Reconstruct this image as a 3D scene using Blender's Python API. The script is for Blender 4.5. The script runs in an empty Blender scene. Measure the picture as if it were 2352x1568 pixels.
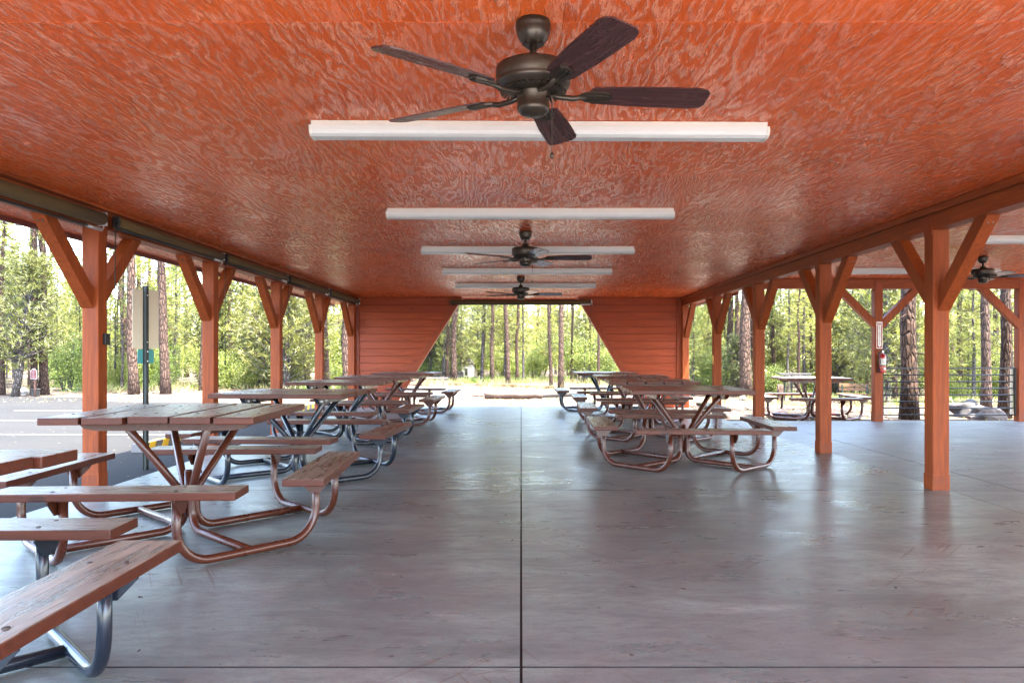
import bpy, bmesh, math, random
import numpy as np
from mathutils import Vector, Matrix, Euler, noise as mnoise

random.seed(7)
R = math.radians
scene = bpy.context.scene
col = scene.collection
CAMZ = 1.135
F = 1760.0          # focal length in the pixels of a 2352 px wide picture
VX, VY = 1197.0, 815.0

def gx(px, Y):
    return (px - VX) * Y / F

def smooth(a, b, t):
    t = min(1, max(0, (t - a) / (b - a)))
    return t * t * (3 - 2 * t)

def gz(x, y):
    z = -0.08
    z += -0.85 * smooth(15.5, 34, y) * smooth(2.5, 7, x)
    if y > 19 or abs(x) > 12:
        z += 0.05 * mnoise.noise(Vector((x * .18, y * .18, 0))) * smooth(18, 26, max(y, abs(x) * 1.2))
    return z

def ground_at(px, py):
    """the ground point seen at that place of the photograph"""
    y = 6.0
    while y < 90:
        z = CAMZ - (py - VY) / F * y
        if z <= gz(gx(px, y), y):
            break
        y += 0.05
    x = gx(px, y)
    return x, y, gz(x, y)

# ------------------------------------------------------------------ objects
def tag(o, label=None, cat=None, group=None, kind=None):
    if label: o['label'] = label
    if cat: o['category'] = cat
    if group: o['group'] = group
    if kind: o['kind'] = kind
    return o

def empty(name, loc=(0, 0, 0), rz=0.0, label=None, cat=None, group=None):
    o = bpy.data.objects.new(name, None)
    o.empty_display_size = .1
    col.objects.link(o)
    o.location = loc
    o.rotation_euler = (0, 0, rz)
    return tag(o, label, cat, group)

def copy_tree(o, parent=None):
    c = o.copy()
    col.objects.link(c)
    c.parent = parent
    for ch in list(o.children):
        copy_tree(ch, c)
    return c

class MB:
    def __init__(self):
        self.v = []; self.f = []; self.m = []; self.s = []
    def add(self, vs, fs, mat=0, smooth=False):
        n = len(self.v)
        self.v += [tuple(v) for v in vs]
        for f in fs:
            self.f.append(tuple(i + n for i in f)); self.m.append(mat); self.s.append(smooth)
        return self
    def box(self, c, s, rot=None, bevel=0.0, mat=0, topmat=None):
        bm = bmesh.new()
        bmesh.ops.create_cube(bm, size=1)
        bmesh.ops.scale(bm, vec=s, verts=bm.verts)
        if bevel > 0:
            bmesh.ops.bevel(bm, geom=bm.edges[:], offset=bevel, segments=2, affect='EDGES', profile=.6)
        M = Matrix.Translation(c) @ (rot.to_matrix().to_4x4() if isinstance(rot, Euler) else (rot or Matrix()))
        bm.normal_update()
        bm.verts.index_update()
        tops = [f.normal.z > .7 for f in bm.faces]
        fs = [[v.index for v in f.verts] for f in bm.faces]
        vs = [M @ v.co for v in bm.verts]
        bm.free()
        n = len(self.v)
        self.v += [tuple(v) for v in vs]
        for f, t in zip(fs, tops):
            self.f.append(tuple(i + n for i in f))
            self.m.append(topmat if (t and topmat is not None) else mat); self.s.append(False)
        return self
    def beam(self, a, b, w, h, up=(0, 0, 1), bevel=.006, mat=0):
        """a square timber from a to b: w across, h along the up side"""
        a, b = Vector(a), Vector(b)
        z = (b - a); L = z.length; z.normalize()
        x = Vector(up).cross(z)
        if x.length < 1e-4: x = Vector((1, 0, 0))
        x.normalize(); y = z.cross(x)
        M = Matrix((x, y, z)).transposed().to_4x4()
        return self.box((a + b) / 2, (w, h, L), M, bevel, mat)
    def tube(self, pts, r, seg=10, mat=0, caps=True):
        pts = [Vector(p) for p in pts]
        n = len(pts)
        rs = r if isinstance(r, (list, tuple)) else [r] * n
        T = []
        for i in range(n):
            d = pts[min(i + 1, n - 1)] - pts[max(i - 1, 0)]
            T.append(d.normalized())
        u = T[0].orthogonal().normalized()
        vs = []
        for i in range(n):
            u = (u - T[i] * u.dot(T[i]))
            if u.length < 1e-6: u = T[i].orthogonal()
            u.normalize()
            w = T[i].cross(u)
            for k in range(seg):
                a = 2 * math.pi * k / seg
                vs.append(pts[i] + (u * math.cos(a) + w * math.sin(a)) * rs[i])
        fs = []
        for i in range(n - 1):
            for k in range(seg):
                k2 = (k + 1) % seg
                fs.append((i * seg + k, i * seg + k2, (i + 1) * seg + k2, (i + 1) * seg + k))
        self.add(vs, fs, mat, True)
        if caps:
            b = len(self.v) - n * seg
            self.f.append(tuple(b + k for k in reversed(range(seg)))); self.m.append(mat); self.s.append(False)
            self.f.append(tuple(b + (n - 1) * seg + k for k in range(seg))); self.m.append(mat); self.s.append(False)
        return self
    def lathe(self, prof, c=(0, 0, 0), seg=28, mat=0, smooth=True):
        vs = []; fs = []
        for r, z in prof:
            for k in range(seg):
                a = 2 * math.pi * k / seg
                vs.append((c[0] + r * math.cos(a), c[1] + r * math.sin(a), c[2] + z))
        for i in range(len(prof) - 1):
            for k in range(seg):
                k2 = (k + 1) % seg
                fs.append((i * seg + k, i * seg + k2, (i + 1) * seg + k2, (i + 1) * seg + k))
        self.add(vs, fs, mat, smooth)
        b = len(self.v) - len(prof) * seg
        self.f.append(tuple(b + k for k in reversed(range(seg)))); self.m.append(mat); self.s.append(False)
        self.f.append(tuple(b + (len(prof) - 1) * seg + k for k in range(seg))); self.m.append(mat); self.s.append(False)
        return self
    def prism(self, outline, t0, t1, M=None, mat=0):
        """outline in local x,y pushed from z=t0 to z=t1, then moved by M"""
        M = M or Matrix()
        n = len(outline)
        vs = [M @ Vector((x, y, t0)) for x, y in outline] + [M @ Vector((x, y, t1)) for x, y in outline]
        fs = [tuple(reversed(range(n))), tuple(range(n, 2 * n))]
        for i in range(n):
            j = (i + 1) % n
            fs.append((i, j, n + j, n + i))
        return self.add(vs, fs, mat)
    def grid(self, xs, ys, zf, mat=0, smooth=True):
        vs = [(x, y, zf(x, y)) for y in ys for x in xs]
        n = len(xs)
        fs = [(j * n + i, j * n + i + 1, (j + 1) * n + i + 1, (j + 1) * n + i) for j in range(len(ys) - 1) for i in range(n - 1)]
        return self.add(vs, fs, mat, smooth)
    def mesh(self, name, mats):
        me = bpy.data.meshes.new(name)
        me.from_pydata(self.v, [], self.f)
        for m in (mats if isinstance(mats, (list, tuple)) else [mats]):
            me.materials.append(m)
        me.polygons.foreach_set('material_index', self.m)
        me.polygons.foreach_set('use_smooth', self.s)
        me.update()
        bm = bmesh.new(); bm.from_mesh(me)
        bmesh.ops.recalc_face_normals(bm, faces=bm.faces)
        bm.to_mesh(me); bm.free()
        return me
    def build(self, name, mats, parent=None, loc=(0, 0, 0), rot=(0, 0, 0)):
        o = bpy.data.objects.new(name, self.mesh(name, mats))
        col.objects.link(o)
        o.location = loc; o.rotation_euler = rot
        if parent: o.parent = parent
        return o

def flip(me):
    me.flip_normals()

def fillet(pts, rad, n=7):
    """a bent pipe's centre line: corners of the polyline rounded"""
    pts = [Vector(p) for p in pts]
    if not isinstance(rad, (list, tuple)): rad = [rad] * len(pts)
    out = [pts[0]]
    for i in range(1, len(pts) - 1):
        a, b, c = pts[i - 1], pts[i], pts[i + 1]
        u = (a - b).normalized(); w = (c - b).normalized()
        th = u.angle(w)
        if th > math.pi - .02:
            continue
        t = min(rad[i] / math.tan(th / 2), (a - b).length * .49 if i > 1 else (a - b).length * .95, (c - b).length * .49 if i < len(pts) - 2 else (c - b).length * .95)
        r = t * math.tan(th / 2)
        bis = (u + w).normalized()
        cen = b + bis * (r / math.sin(th / 2))
        s = b + u * t - cen; e = b + w * t - cen
        ang = s.angle(e)
        for k in range(n + 1):
            q = k / n
            out.append(cen + (s * math.sin((1 - q) * ang) + e * math.sin(q * ang)) / math.sin(ang))
    out.append(pts[-1])
    return out

def text_into(mb, text, size, M, mat=0, depth=.001):
    cu = bpy.data.curves.new('lettering', 'FONT')
    cu.body = text; cu.size = size; cu.align_x = 'CENTER'; cu.align_y = 'CENTER'; cu.extrude = depth
    o = bpy.data.objects.new('lettering', cu)
    me = bpy.data.meshes.new_from_object(o)
    mb.add([M @ v.co for v in me.vertices], [tuple(p.vertices) for p in me.polygons], mat)
    bpy.data.objects.remove(o); bpy.data.meshes.remove(me); bpy.data.curves.remove(cu)

# ------------------------------------------------------------------ materials
def new_mat(name):
    m = bpy.data.materials.new(name)
    m.use_nodes = True
    nt = m.node_tree
    return m, nt, nt.nodes['Principled BSDF']

class N:
    """short hand for building node trees"""
    def __init__(self, nt): self.nt = nt
    def node(self, t, **kw):
        n = self.nt.nodes.new(t)
        for k, v in kw.items(): setattr(n, k, v)
        return n
    def link(self, a, b): self.nt.links.new(a, b)
    def coord(self, scale=(1, 1, 1), rot=(0, 0, 0), src='Object', loc=(0, 0, 0)):
        tc = self.node('ShaderNodeTexCoord'); mp = self.node('ShaderNodeMapping')
        mp.inputs['Scale'].default_value = scale; mp.inputs['Rotation'].default_value = rot; mp.inputs['Location'].default_value = loc
        self.link(tc.outputs[src], mp.inputs[0])
        return mp.outputs[0]
    def world(self, scale=(1, 1, 1), rot=(0, 0, 0)):
        g = self.node('ShaderNodeNewGeometry'); mp = self.node('ShaderNodeMapping')
        mp.inputs['Scale'].default_value = scale; mp.inputs['Rotation'].default_value = rot
        self.link(g.outputs['Position'], mp.inputs[0])
        return mp.outputs[0]
    def turned(self, scale, ang):
        g = self.node('ShaderNodeNewGeometry'); mp = self.node('ShaderNodeMapping', vector_type='TEXTURE')
        mp.inputs['Scale'].default_value = tuple(1 / s for s in scale); mp.inputs['Rotation'].default_value = (0, 0, ang)
        self.link(g.outputs['Position'], mp.inputs[0])
        return mp.outputs[0]
    def noise(self, vec, scale=5, detail=4, rough=.55, dist=0.0):
        n = self.node('ShaderNodeTexNoise')
        n.inputs['Scale'].default_value = scale; n.inputs['Detail'].default_value = detail
        n.inputs['Roughness'].default_value = rough; n.inputs['Distortion'].default_value = dist
        self.link(vec, n.inputs['Vector'])
        return n.outputs['Fac']
    def ramp(self, fac, stops, interp='LINEAR'):
        r = self.node('ShaderNodeValToRGB')
        r.color_ramp.interpolation = interp
        e = r.color_ramp.elements
        while len(e) > 1: e.remove(e[-1])
        for i, (p, c) in enumerate(stops):
            if i == 0: e[0].position = p
            else: e.new(p)
            c = c if isinstance(c, (tuple, list)) else (c, c, c)
            e[i].color = (*c[:3], 1)
        self.link(fac, r.inputs[0])
        return r.outputs[0]
    def mix(self, fac, a, b, mode='MIX'):
        m = self.node('ShaderNodeMix', data_type='RGBA', blend_type=mode)
        for k, v in ((0, fac), (6, a), (7, b)):
            if hasattr(v, 'links'): self.link(v, m.inputs[k])
            elif k == 0: m.inputs[0].default_value = v
            else: m.inputs[k].default_value = (*v[:3], 1)
        return m.outputs[2]
    def math(self, op, a, b=0.0):
        m = self.node('ShaderNodeMath', operation=op)
        for k, v in ((0, a), (1, b)):
            if hasattr(v, 'links'): self.link(v, m.inputs[k])
            else: m.inputs[k].default_value = v
        return m.outputs[0]
    def bump(self, height, strength=.3, dist=.01, normal=None):
        b = self.node('ShaderNodeBump')
        b.inputs['Strength'].default_value = strength; b.inputs['Distance'].default_value = dist
        self.link(height, b.inputs['Height'])
        if normal is not None: self.link(normal, b.inputs['Normal'])
        return b.outputs[0]

def plain(name, rgb, rough=.5, metal=0.0, var=.12, scale=8, bump=.0):
    m, nt, p = new_mat(name); n = N(nt)
    f = n.noise(n.coord(), scale, 5, .6)
    lo = tuple(c * (1 - var) for c in rgb); hi = tuple(min(1, c * (1 + var)) for c in rgb)
    n.link(n.ramp(f, [(.3, lo), (.7, hi)]), p.inputs['Base Color'])
    n.link(n.ramp(f, [(.3, max(0, rough - .08)), (.7, min(1, rough + .08))]), p.inputs['Roughness'])
    p.inputs['Metallic'].default_value = metal
    if bump:
        n.link(n.bump(n.noise(n.coord(), scale * 6, 4, .6), bump, .004), p.inputs['Normal'])
    return m

def grained(name, base, dark, light, axis='Z', rough=.55, bump=.35, fine=1.0):
    """painted sawn timber with the grain along one axis"""
    m, nt, p = new_mat(name); n = N(nt)
    s = {'X': (1.2, 22, 22), 'Y': (22, 1.2, 22), 'Z': (22, 22, 1.2)}[axis]
    s = tuple(c * fine for c in s)
    v = n.coord(s)
    g = n.noise(v, 2.2, 6, .62, 1.2)
    blot = n.noise(n.coord(), 2.0, 4, .6)
    c = n.ramp(g, [(.28, dark), (.5, base), (.74, light)])
    crack = n.ramp(n.noise(n.coord(tuple(x * (2.6 if x > 5 else .55) for x in s)), 1.6, 3, .5, .5), [(.66, 0.0), (.70, .75)])
    c = n.mix(crack, c, tuple(.30 * x for x in base))
    broad = n.noise(n.coord(tuple(x * (.42 if x > 5 else .5) for x in s)), 1.5, 4, .6, 1.5)
    c = n.mix(n.ramp(broad, [(.42, 0.0), (.62, .55)]), c, tuple(.55 * x for x in base))
    kn = n.node('ShaderNodeTexVoronoi'); kn.inputs['Scale'].default_value = 1.0
    n.link(n.coord(tuple(4.5 if x > 5 else 1.6 for x in s)), kn.inputs['Vector'])
    c = n.mix(n.ramp(kn.outputs['Distance'], [(.05, .8), (.10, 0.0)]), c, tuple(.28 * x for x in base))
    c2 = n.mix(n.ramp(blot, [(.35, 0.0), (.7, .45)]), c, tuple(.78 * x for x in base))
    n.link(c2, p.inputs['Base Color'])
    n.link(n.ramp(g, [(.3, rough - .1), (.7, rough + .12)]), p.inputs['Roughness'])
    p.inputs['Specular IOR Level'].default_value = .32
    n.link(n.bump(g, bump, .006), p.inputs['Normal'])
    return m

MAT = {}
RED = (.27, .052, .008)
MAT['post'] = grained('red stained post timber', RED, (.17, .030, .005), (.40, .090, .018), 'Z', .6, .5)
MAT['beam_y'] = grained('red stained long timber', RED, (.22, .042, .008), (.52, .125, .03), 'Y', .55, .6)
MAT['beam_x'] = grained('red stained cross timber', RED, (.20, .036, .008), (.34, .072, .016), 'X', .6, .5)
MAT['siding'] = grained('red painted lap siding', (.33, .050, .009), (.26, .036, .006), (.38, .064, .012), 'X', .5, .15)
MAT['trim'] = grained('red painted trim', (.29, .048, .010), (.24, .036, .008), (.33, .06, .013), 'Z', .5, .12)
MAT['fascia'] = plain('maroon fascia paint', (.13, .035, .032), .45)

def plywood(name, seedx=0.0):
    m, nt, p = new_mat(name); n = N(nt)
    tc = n.node('ShaderNodeTexCoord')
    def vm(op, a, b):
        v = n.node('ShaderNodeVectorMath', operation=op)
        for k, u in ((0, a), (1, b)):
            if hasattr(u, 'links'): n.link(u, v.inputs[k])
            else: v.inputs[k].default_value = u
        return v.outputs[0]
    cell = vm('FLOOR', vm('DIVIDE', vm('SUBTRACT', tc.outputs['Object'], (-1.063, .43, -50)), (1.22, 2.435, 1000)), (0, 0, 0))
    wn = n.node('ShaderNodeTexWhiteNoise'); wn.noise_dimensions = '3D'; n.link(cell, wn.inputs['Vector'])
    base_v = vm('ADD', tc.outputs['Object'], vm('MULTIPLY', wn.outputs['Color'], (7.0, 31.0, 0)))
    def sheet(scale=(1, 1, 1), loc=(0, 0, 0)):
        mp = n.node('ShaderNodeMapping'); mp.inputs['Scale'].default_value = scale; mp.inputs['Location'].default_value = loc
        n.link(base_v, mp.inputs[0])
        return mp.outputs[0]
    # raised grain along y, with cathedral loops
    warp = n.noise(sheet((.8, .15, 1), loc=(seedx, 0, 0)), 1.0, 3, .5)
    big = n.math('MULTIPLY', warp, 74.0)
    sep = n.node('ShaderNodeSeparateXYZ'); n.link(sheet(loc=(seedx, 0, 0)), sep.inputs[0])
    xx = n.math('MULTIPLY', sep.outputs[0], 18.5)
    jig = n.math('MULTIPLY', n.noise(sheet((6.4, 1.35, 1)), 1.7, 6, .65), 9.5)
    ph = n.math('ADD', n.math('ADD', big, xx), jig)
    rings = n.math('SINE', n.math('MULTIPLY', ph, 3.6))
    rings = n.math('MULTIPLY_ADD', rings, .5); 
    rings.node.inputs[2].default_value = .5
    sharp = n.ramp(rings, [(.10, 0.0), (.6, .30), (.82, .55), (.95, 1.0)])
    patch = n.ramp(n.noise(sheet((1.1, .6, 1)), 1.3, 3, .55), [(.40, .12), (.60, 1.0)])
    fine = n.noise(sheet((60, 5, 1)), 1.5, 5, .7)
    h = n.math('ADD', n.math('MULTIPLY', sharp, patch), n.math('MULTIPLY', fine, .35))
    blot = n.noise(sheet((1.4, .8, 1)), 1.1, 5, .6)
    c = n.ramp(blot, [(.3, (.57, .088, .020)), (.5, (.66, .112, .026)), (.7, (.73, .142, .034))])
    c = n.mix(n.math('MULTIPLY', n.math('SUBTRACT', 1.0, sharp), .38), c, (.40, .058, .008))
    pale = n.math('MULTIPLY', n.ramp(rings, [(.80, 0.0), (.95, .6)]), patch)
    c = n.mix(pale, c, (.80, .26, .12))  # sheen along the raised grain, painted into the colour as pale lines
    n.link(c, p.inputs['Base Color'])
    cloud = n.noise(sheet((.9, 1.3, 1)), 1.2, 5, .65)
    rf_ = n.math('ADD', n.math('MULTIPLY', sharp, .3), n.math('ADD', n.math('MULTIPLY', fine, .3), n.math('MULTIPLY', cloud, .5)))
    n.link(n.ramp(rf_, [(.32, .34), (.62, .15)]), p.inputs['Roughness'])
    gl = n.ramp(rings, [(.38, 0.0), (.62, 1.0)])
    gl = n.math('MULTIPLY', gl, n.ramp(n.noise(sheet((14, 3, 1)), 1.6, 4, .6), [(.36, .25), (.55, 1.0)]))
    n.link(n.ramp(gl, [(0, .03), (1, 1.0)]), p.inputs['Specular IOR Level'])
    bn = n.bump(h, .85, .0062)
    n.link(bn, p.inputs['Normal'])
    return m
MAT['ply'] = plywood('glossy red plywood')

def concrete(name='sealed concrete', matte=0.0, pale=1.0):
    m, nt, p = new_mat(name); n = N(nt)
    big = n.noise(n.world((.55, .8, 1)), 1.0, 6, .62, .6)
    mid = n.noise(n.world((1.6, 4.5, 1)), 1.3, 6, .7, .4)
    tro = n.noise(n.world((7, 17, 1)), 1.5, 5, .7)
    c = n.ramp(big, [(.34, (.120, .142, .127)), (.45, (.195, .230, .205)), (.54, (.24, .280, .245)), (.66, (.36, .42, .365))])
    c = n.mix(n.ramp(mid, [(.38, .0), (.68, .75)]), c, (.115, .128, .122))
    c = n.mix(n.ramp(n.noise(n.world((.7, .6, 1)), 1.7, 3, .5), [(.48, 0.0), (.68, .42)]), c, (.23, .195, .18))
    c = n.mix(n.ramp(tro, [(.48, 0.0), (.72, .62)]), c, (.075, .066, .060))
    c = n.mix(n.ramp(n.noise(n.world((3, 22, 1)), 1.2, 5, .7), [(.52, 0.0), (.75, .4)]), c, (.30, .30, .25))
    # chair and table scuffs
    marks = None
    for rot, sc, lo in ((.5, (34, 1.5, 1), .655), (-.7, (32, 1.3, 1), .655), (1.5, (36, 1.6, 1), .655), (-1.15, (34, 1.4, 1), .655)):
        q = n.ramp(n.noise(n.turned(sc, rot), 1.0, 2, .5), [(lo, 0.0), (lo + .03, 1.0)])
        marks = q if marks is None else n.mix(1.0, marks, q, 'LIGHTEN')
    where = n.ramp(n.noise(n.world((.5, .5, 1)), 1.3, 2, .5), [(.44, 0.0), (.58, .6)])
    c = n.mix(n.math('MULTIPLY', marks, where), c, (.11, .062, .04))
    grit = n.noise(n.world(), 85, 3, .7)
    c = n.mix(n.ramp(grit, [(.35, .35), (.62, 0.0)]), c, (.10, .10, .095))
    # dark specks
    vo = n.node('ShaderNodeTexVoronoi'); vo.inputs['Scale'].default_value = 3.2
    n.link(n.world((1, 1, 1)), vo.inputs['Vector'])
    c = n.mix(n.ramp(vo.outputs['Distance'], [(.02, .85), (.045, 0.0)]), c, (.03, .025, .025))
    if pale != 1: c = n.mix(pale - 1, c, (.36, .37, .35))
    n.link(c, p.inputs['Base Color'])
    r = n.math('ADD', n.math('MULTIPLY', mid, .28), n.math('MULTIPLY', big, .28))
    n.link(n.ramp(r, [(.18, .21 + matte), (.42, .46 + matte)]), p.inputs['Roughness'])
    p.inputs['Specular IOR Level'].default_value = .42
    n.link(n.bump(n.noise(n.world((9, 9, 1)), 1.5, 3, .5), .10, .003), p.inputs['Normal'])
    return m
MAT['concrete'] = concrete()
MAT['concrete_side'] = concrete('worn pale concrete', .10, 1.12)
MAT['bounce_slab'] = plain('pale bounce slab concrete', (.38, .365, .335), .9, 0, .08, 3, .15)
MAT['joint'] = plain('dark joint', (.022, .018, .017), .9)
MAT['curb'] = plain('slab edge', (.3, .29, .28), .8, bump=.2)

def asphalt():
    m, nt, p = new_mat('asphalt'); n = N(nt)
    f = n.noise(n.world(), 70, 4, .75)
    g = n.noise(n.world(), .5, 4, .6)
    c = n.ramp(f, [(.3, (.009, .009, .0092)), (.55, (.017, .0166, .016)), (.75, (.034, .032, .030))])
    c = n.mix(n.ramp(g, [(.35, 0.0), (.7, .4)]), c, (.025, .0235, .022))
    vo = n.node('ShaderNodeTexVoronoi'); vo.inputs['Scale'].default_value = 5
    n.link(n.world(), vo.inputs['Vector'])
    c = n.mix(n.ramp(vo.outputs['Distance'], [(.05, .9), (.09, 0.0)]), c, (.16, .13, .09))
    n.link(c, p.inputs['Base Color']); p.inputs['Roughness'].default_value = .95; p.inputs['Specular IOR Level'].default_value = .12
    n.link(n.bump(f, .5, .01), p.inputs['Normal'])
    return m
MAT['asphalt'] = asphalt()

def dirt():
    m, nt, p = new_mat('needle litter and dirt'); n = N(nt)
    a = n.noise(n.world(), .35, 6, .62)
    b = n.noise(n.world((1, 1.6, 1)), 7, 5, .7)
    f = n.noise(n.world(), 55, 4, .75)
    c = n.ramp(a, [(.3, (.048, .032, .022)), (.5, (.078, .056, .043)), (.7, (.105, .084, .069))])
    c = n.mix(n.ramp(b, [(.5, 0.0), (.62, .75)]), c, (.040, .023, .015))
    c = n.mix(n.ramp(f, [(.45, 0.0), (.75, .7)]), c, (.135, .112, .088))
    n.link(c, p.inputs['Base Color']); p.inputs['Roughness'].default_value = .95; p.inputs['Specular IOR Level'].default_value = .1
    n.link(n.bump(n.math('ADD', f, b), .6, .03), p.inputs['Normal'])
    return m
MAT['dirt'] = dirt()

def gravel():
    m, nt, p = new_mat('grey gravel'); n = N(nt)
    vo = n.node('ShaderNodeTexVoronoi'); vo.inputs['Scale'].default_value = 16
    n.link(n.world(), vo.inputs['Vector'])
    c = n.ramp(vo.outputs['Color'], [(.2, (.03, .029, .028)), (.8, (.11, .105, .10))])
    n.link(c, p.inputs['Base Color']); p.inputs['Roughness'].default_value = .9; p.inputs['Specular IOR Level'].default_value = .1
    n.link(n.bump(vo.outputs['Distance'], 1.0, .03), p.inputs['Normal'])
    return m
MAT['gravel'] = gravel()

def bark(name, dark, mid, light, sc=1.0):
    m, nt, p = new_mat(name); n = N(nt)
    v = n.coord((21 * sc, 21 * sc, 5.5 * sc))
    vo = n.node('ShaderNodeTexVoronoi', feature='DISTANCE_TO_EDGE'); vo.inputs['Scale'].default_value = 1.0
    jit = n.noise(n.coord((4, 4, 1.5)), 3, 4, .6)
    add = n.node('ShaderNodeMix', data_type='VECTOR'); add.inputs[0].default_value = .22
    cmb = n.node('ShaderNodeTexNoise'); cmb.inputs['Scale'].default_value = 1.2; n.link(v, cmb.inputs['Vector'])
    n.link(v, add.inputs[4]); n.link(cmb.outputs['Color'], add.inputs[5])
    n.link(add.outputs[1], vo.inputs['Vector'])
    plate = n.ramp(vo.outputs['Distance'], [(.0, 0.0), (.22, 1.0)])
    fl = n.noise(n.coord((14, 14, 5)), 2, 5, .7)
    c = n.ramp(fl, [(.3, mid), (.7, light)])
    c = n.mix(plate, dark, c)
    oi = n.node('ShaderNodeObjectInfo')
    c = n.mix(n.math('MULTIPLY', oi.outputs['Random'], .45), c, tuple(.6 * x for x in mid))
    n.link(c, p.inputs['Base Color']); p.inputs['Roughness'].default_value = .95; p.inputs['Specular IOR Level'].default_value = .15
    n.link(n.bump(n.math('ADD', plate, n.math('MULTIPLY', fl, .5)), .9, .03), p.inputs['Normal'])
    return m
MAT['bark'] = bark('plated pine bark', (.024, .017, .013), (.065, .038, .027), (.115, .072, .052))
MAT['bark_grey'] = bark('grey bark', (.02, .018, .017), (.085, .07, .06), (.16, .14, .125), 1.3)

def leafy(name, cols, trans=.34, wide=.35, tint=(.32, .28, .055)):
    m = bpy.data.materials.new(name); m.use_nodes = True
    nt = m.node_tree; nt.nodes.clear(); n = N(nt)
    g = n.node('ShaderNodeNewGeometry'); oi = n.node('ShaderNodeObjectInfo')
    clump = n.noise(n.coord(), 1.3, 3, .6)
    f = n.math('ADD', n.math('MULTIPLY', g.outputs['Random Per Island'], .5), n.math('MULTIPLY', clump, .55))
    c = n.ramp(f, [(.15, cols[0]), (.5, cols[1]), (.85, cols[2])])
    c = n.mix(n.math('MULTIPLY', oi.outputs['Random'], wide), c, tint)
    d = n.node('ShaderNodeBsdfPrincipled'); d.inputs['Roughness'].default_value = .5
    n.link(c, d.inputs['Base Color'])
    t = n.node('ShaderNodeBsdfTranslucent'); n.link(n.mix(1.0, c, (1.0, 1.0, .62), 'MULTIPLY'), t.inputs['Color'])
    mx = n.node('ShaderNodeMixShader'); mx.inputs[0].default_value = trans
    n.link(d.outputs[0], mx.inputs[1]); n.link(t.outputs[0], mx.inputs[2])
    o = n.node('ShaderNodeOutputMaterial'); n.link(mx.outputs[0], o.inputs['Surface'])
    return m
MAT['needles'] = leafy('pine needles', [(.035, .062, .018), (.13, .165, .034), (.38, .355, .07)])
MAT['juniper'] = leafy('juniper sprays', [(.015, .026, .010), (.045, .060, .018), (.10, .115, .03)], .3, .25)
MAT['oak'] = leafy('oak leaves', [(.04, .08, .016), (.11, .165, .034), (.24, .27, .058)], .45, .3)
MAT['drygrass'] = leafy('dry grass', [(.13, .10, .045), (.20, .16, .075), (.26, .22, .11)], .3, .2, (.2, .2, .06))

def worn_wood(name, axis):
    m, nt, p = new_mat(name); n = N(nt)
    s = (1.6, 26, 8) if axis == 'X' else (26, 1.6, 8)
    g = n.noise(n.coord(s), 1.6, 6, .66, .8)
    w = n.noise(n.coord((2.2, 2.2, 1)), 1.6, 4, .6)
    c = n.ramp(g, [(.3, (.042, .031, .023)), (.45, (.165, .122, .088)), (.64, (.39, .325, .25))])
    c = n.mix(n.ramp(w, [(.52, 0.0), (.76, .65)]), c, (.13, .07, .047))
    oi = n.node('ShaderNodeObjectInfo')
    c = n.mix(n.math('MULTIPLY', oi.outputs['Random'], .35), c, (.20, .185, .15))
    n.link(c, p.inputs['Base Color'])
    n.link(n.ramp(g, [(.3, .22), (.7, .38)]), p.inputs['Roughness'])
    n.link(n.bump(g, .5, .004), p.inputs['Normal'])
    return m
MAT['plank_x'] = worn_wood('worn brown plank lengthwise', 'X')
MAT['plank_y'] = worn_wood('worn brown plank crosswise', 'Y')
MAT['stain'] = grained('redwood stain edge', (.085, .019, .008), (.045, .011, .005), (.125, .030, .012), 'X', .42, .2)
MAT['frame_brown'] = plain('brown painted pipe', (.068, .017, .008), .30, 0, .1, 5)
MAT['frame_black'] = plain('black painted pipe', (.014, .018, .028), .24, 0, .2, 5)
MAT['bolt'] = plain('dull bolt', (.10, .09, .085), .4, .8)
MAT['steel'] = plain('zinc steel', (.55, .56, .57), .35, .9)
MAT['bronze'] = plain('oil rubbed bronze', (.040, .030, .022), .34, .55, .15)
MAT['blade'] = grained('walnut fan blade', (.055, .022, .022), (.035, .014, .014), (.075, .034, .032), 'X', .24, .03)
MAT['white'] = plain('white enamel', (.56, .525, .47), .35, 0, .02)
MAT['lens'] = plain('frosted lens', (.53, .525, .51), .35, 0, .0)
MAT['shade'] = plain('olive brown shade cloth', (.085, .052, .016), .95, 0, .12, 20, .2)
MAT['black'] = plain('black metal', (.008, .009, .011), .45, .0)
MAT['cord'] = plain('dark cord', (.03, .03, .032), .7)
MAT['cream'] = plain('bare aluminium sign back', (.50, .455, .36), .4, .25, .06, 3)
MAT['teal'] = plain('teal sign', (.0, .24, .26), .35, 0, .08)
MAT['upost'] = plain('dark green sign post', (.006, .011, .007), .5, .0)
MAT['maroon'] = plain('maroon sign paint', (.10, .004, .010), .4)
MAT['signwhite'] = plain('white sign paint', (.75, .74, .72), .4, 0, .03)
MAT['signborder'] = plain('aged white border', (.30, .28, .26), .5)
MAT['signred'] = plain('red sign paint', (.30, .022, .02), .4)
MAT['extred'] = plain('extinguisher red', (0.35, 0.0175, 0.014), .22, 0, .06)
MAT['yellow'] = plain('yellow kerb paint', (.60, .36, .008), .6, 0, .08)
MAT['kerbconc'] = plain('wheel stop concrete', (0.12, 0.116, 0.112), .85, 0, .15, 10, .2)
MAT['line'] = plain('worn white line paint', (.11, .106, .10), .9, 0, .55, 9)
MAT['rock'] = plain('pale boulder', (0.066, 0.055, 0.0495), .9, 0, .3, 3, .5)
MAT['rockdark'] = plain('grey boulder', (0.0408, 0.0372, 0.0372), .9, 0, .3, 3, .5)
MAT['log'] = grained('weathered log', (0.132, 0.092, 0.072), (0.072, 0.048, 0.036), (0.168, 0.128, 0.108), 'X', .85, .6, .4)
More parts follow.
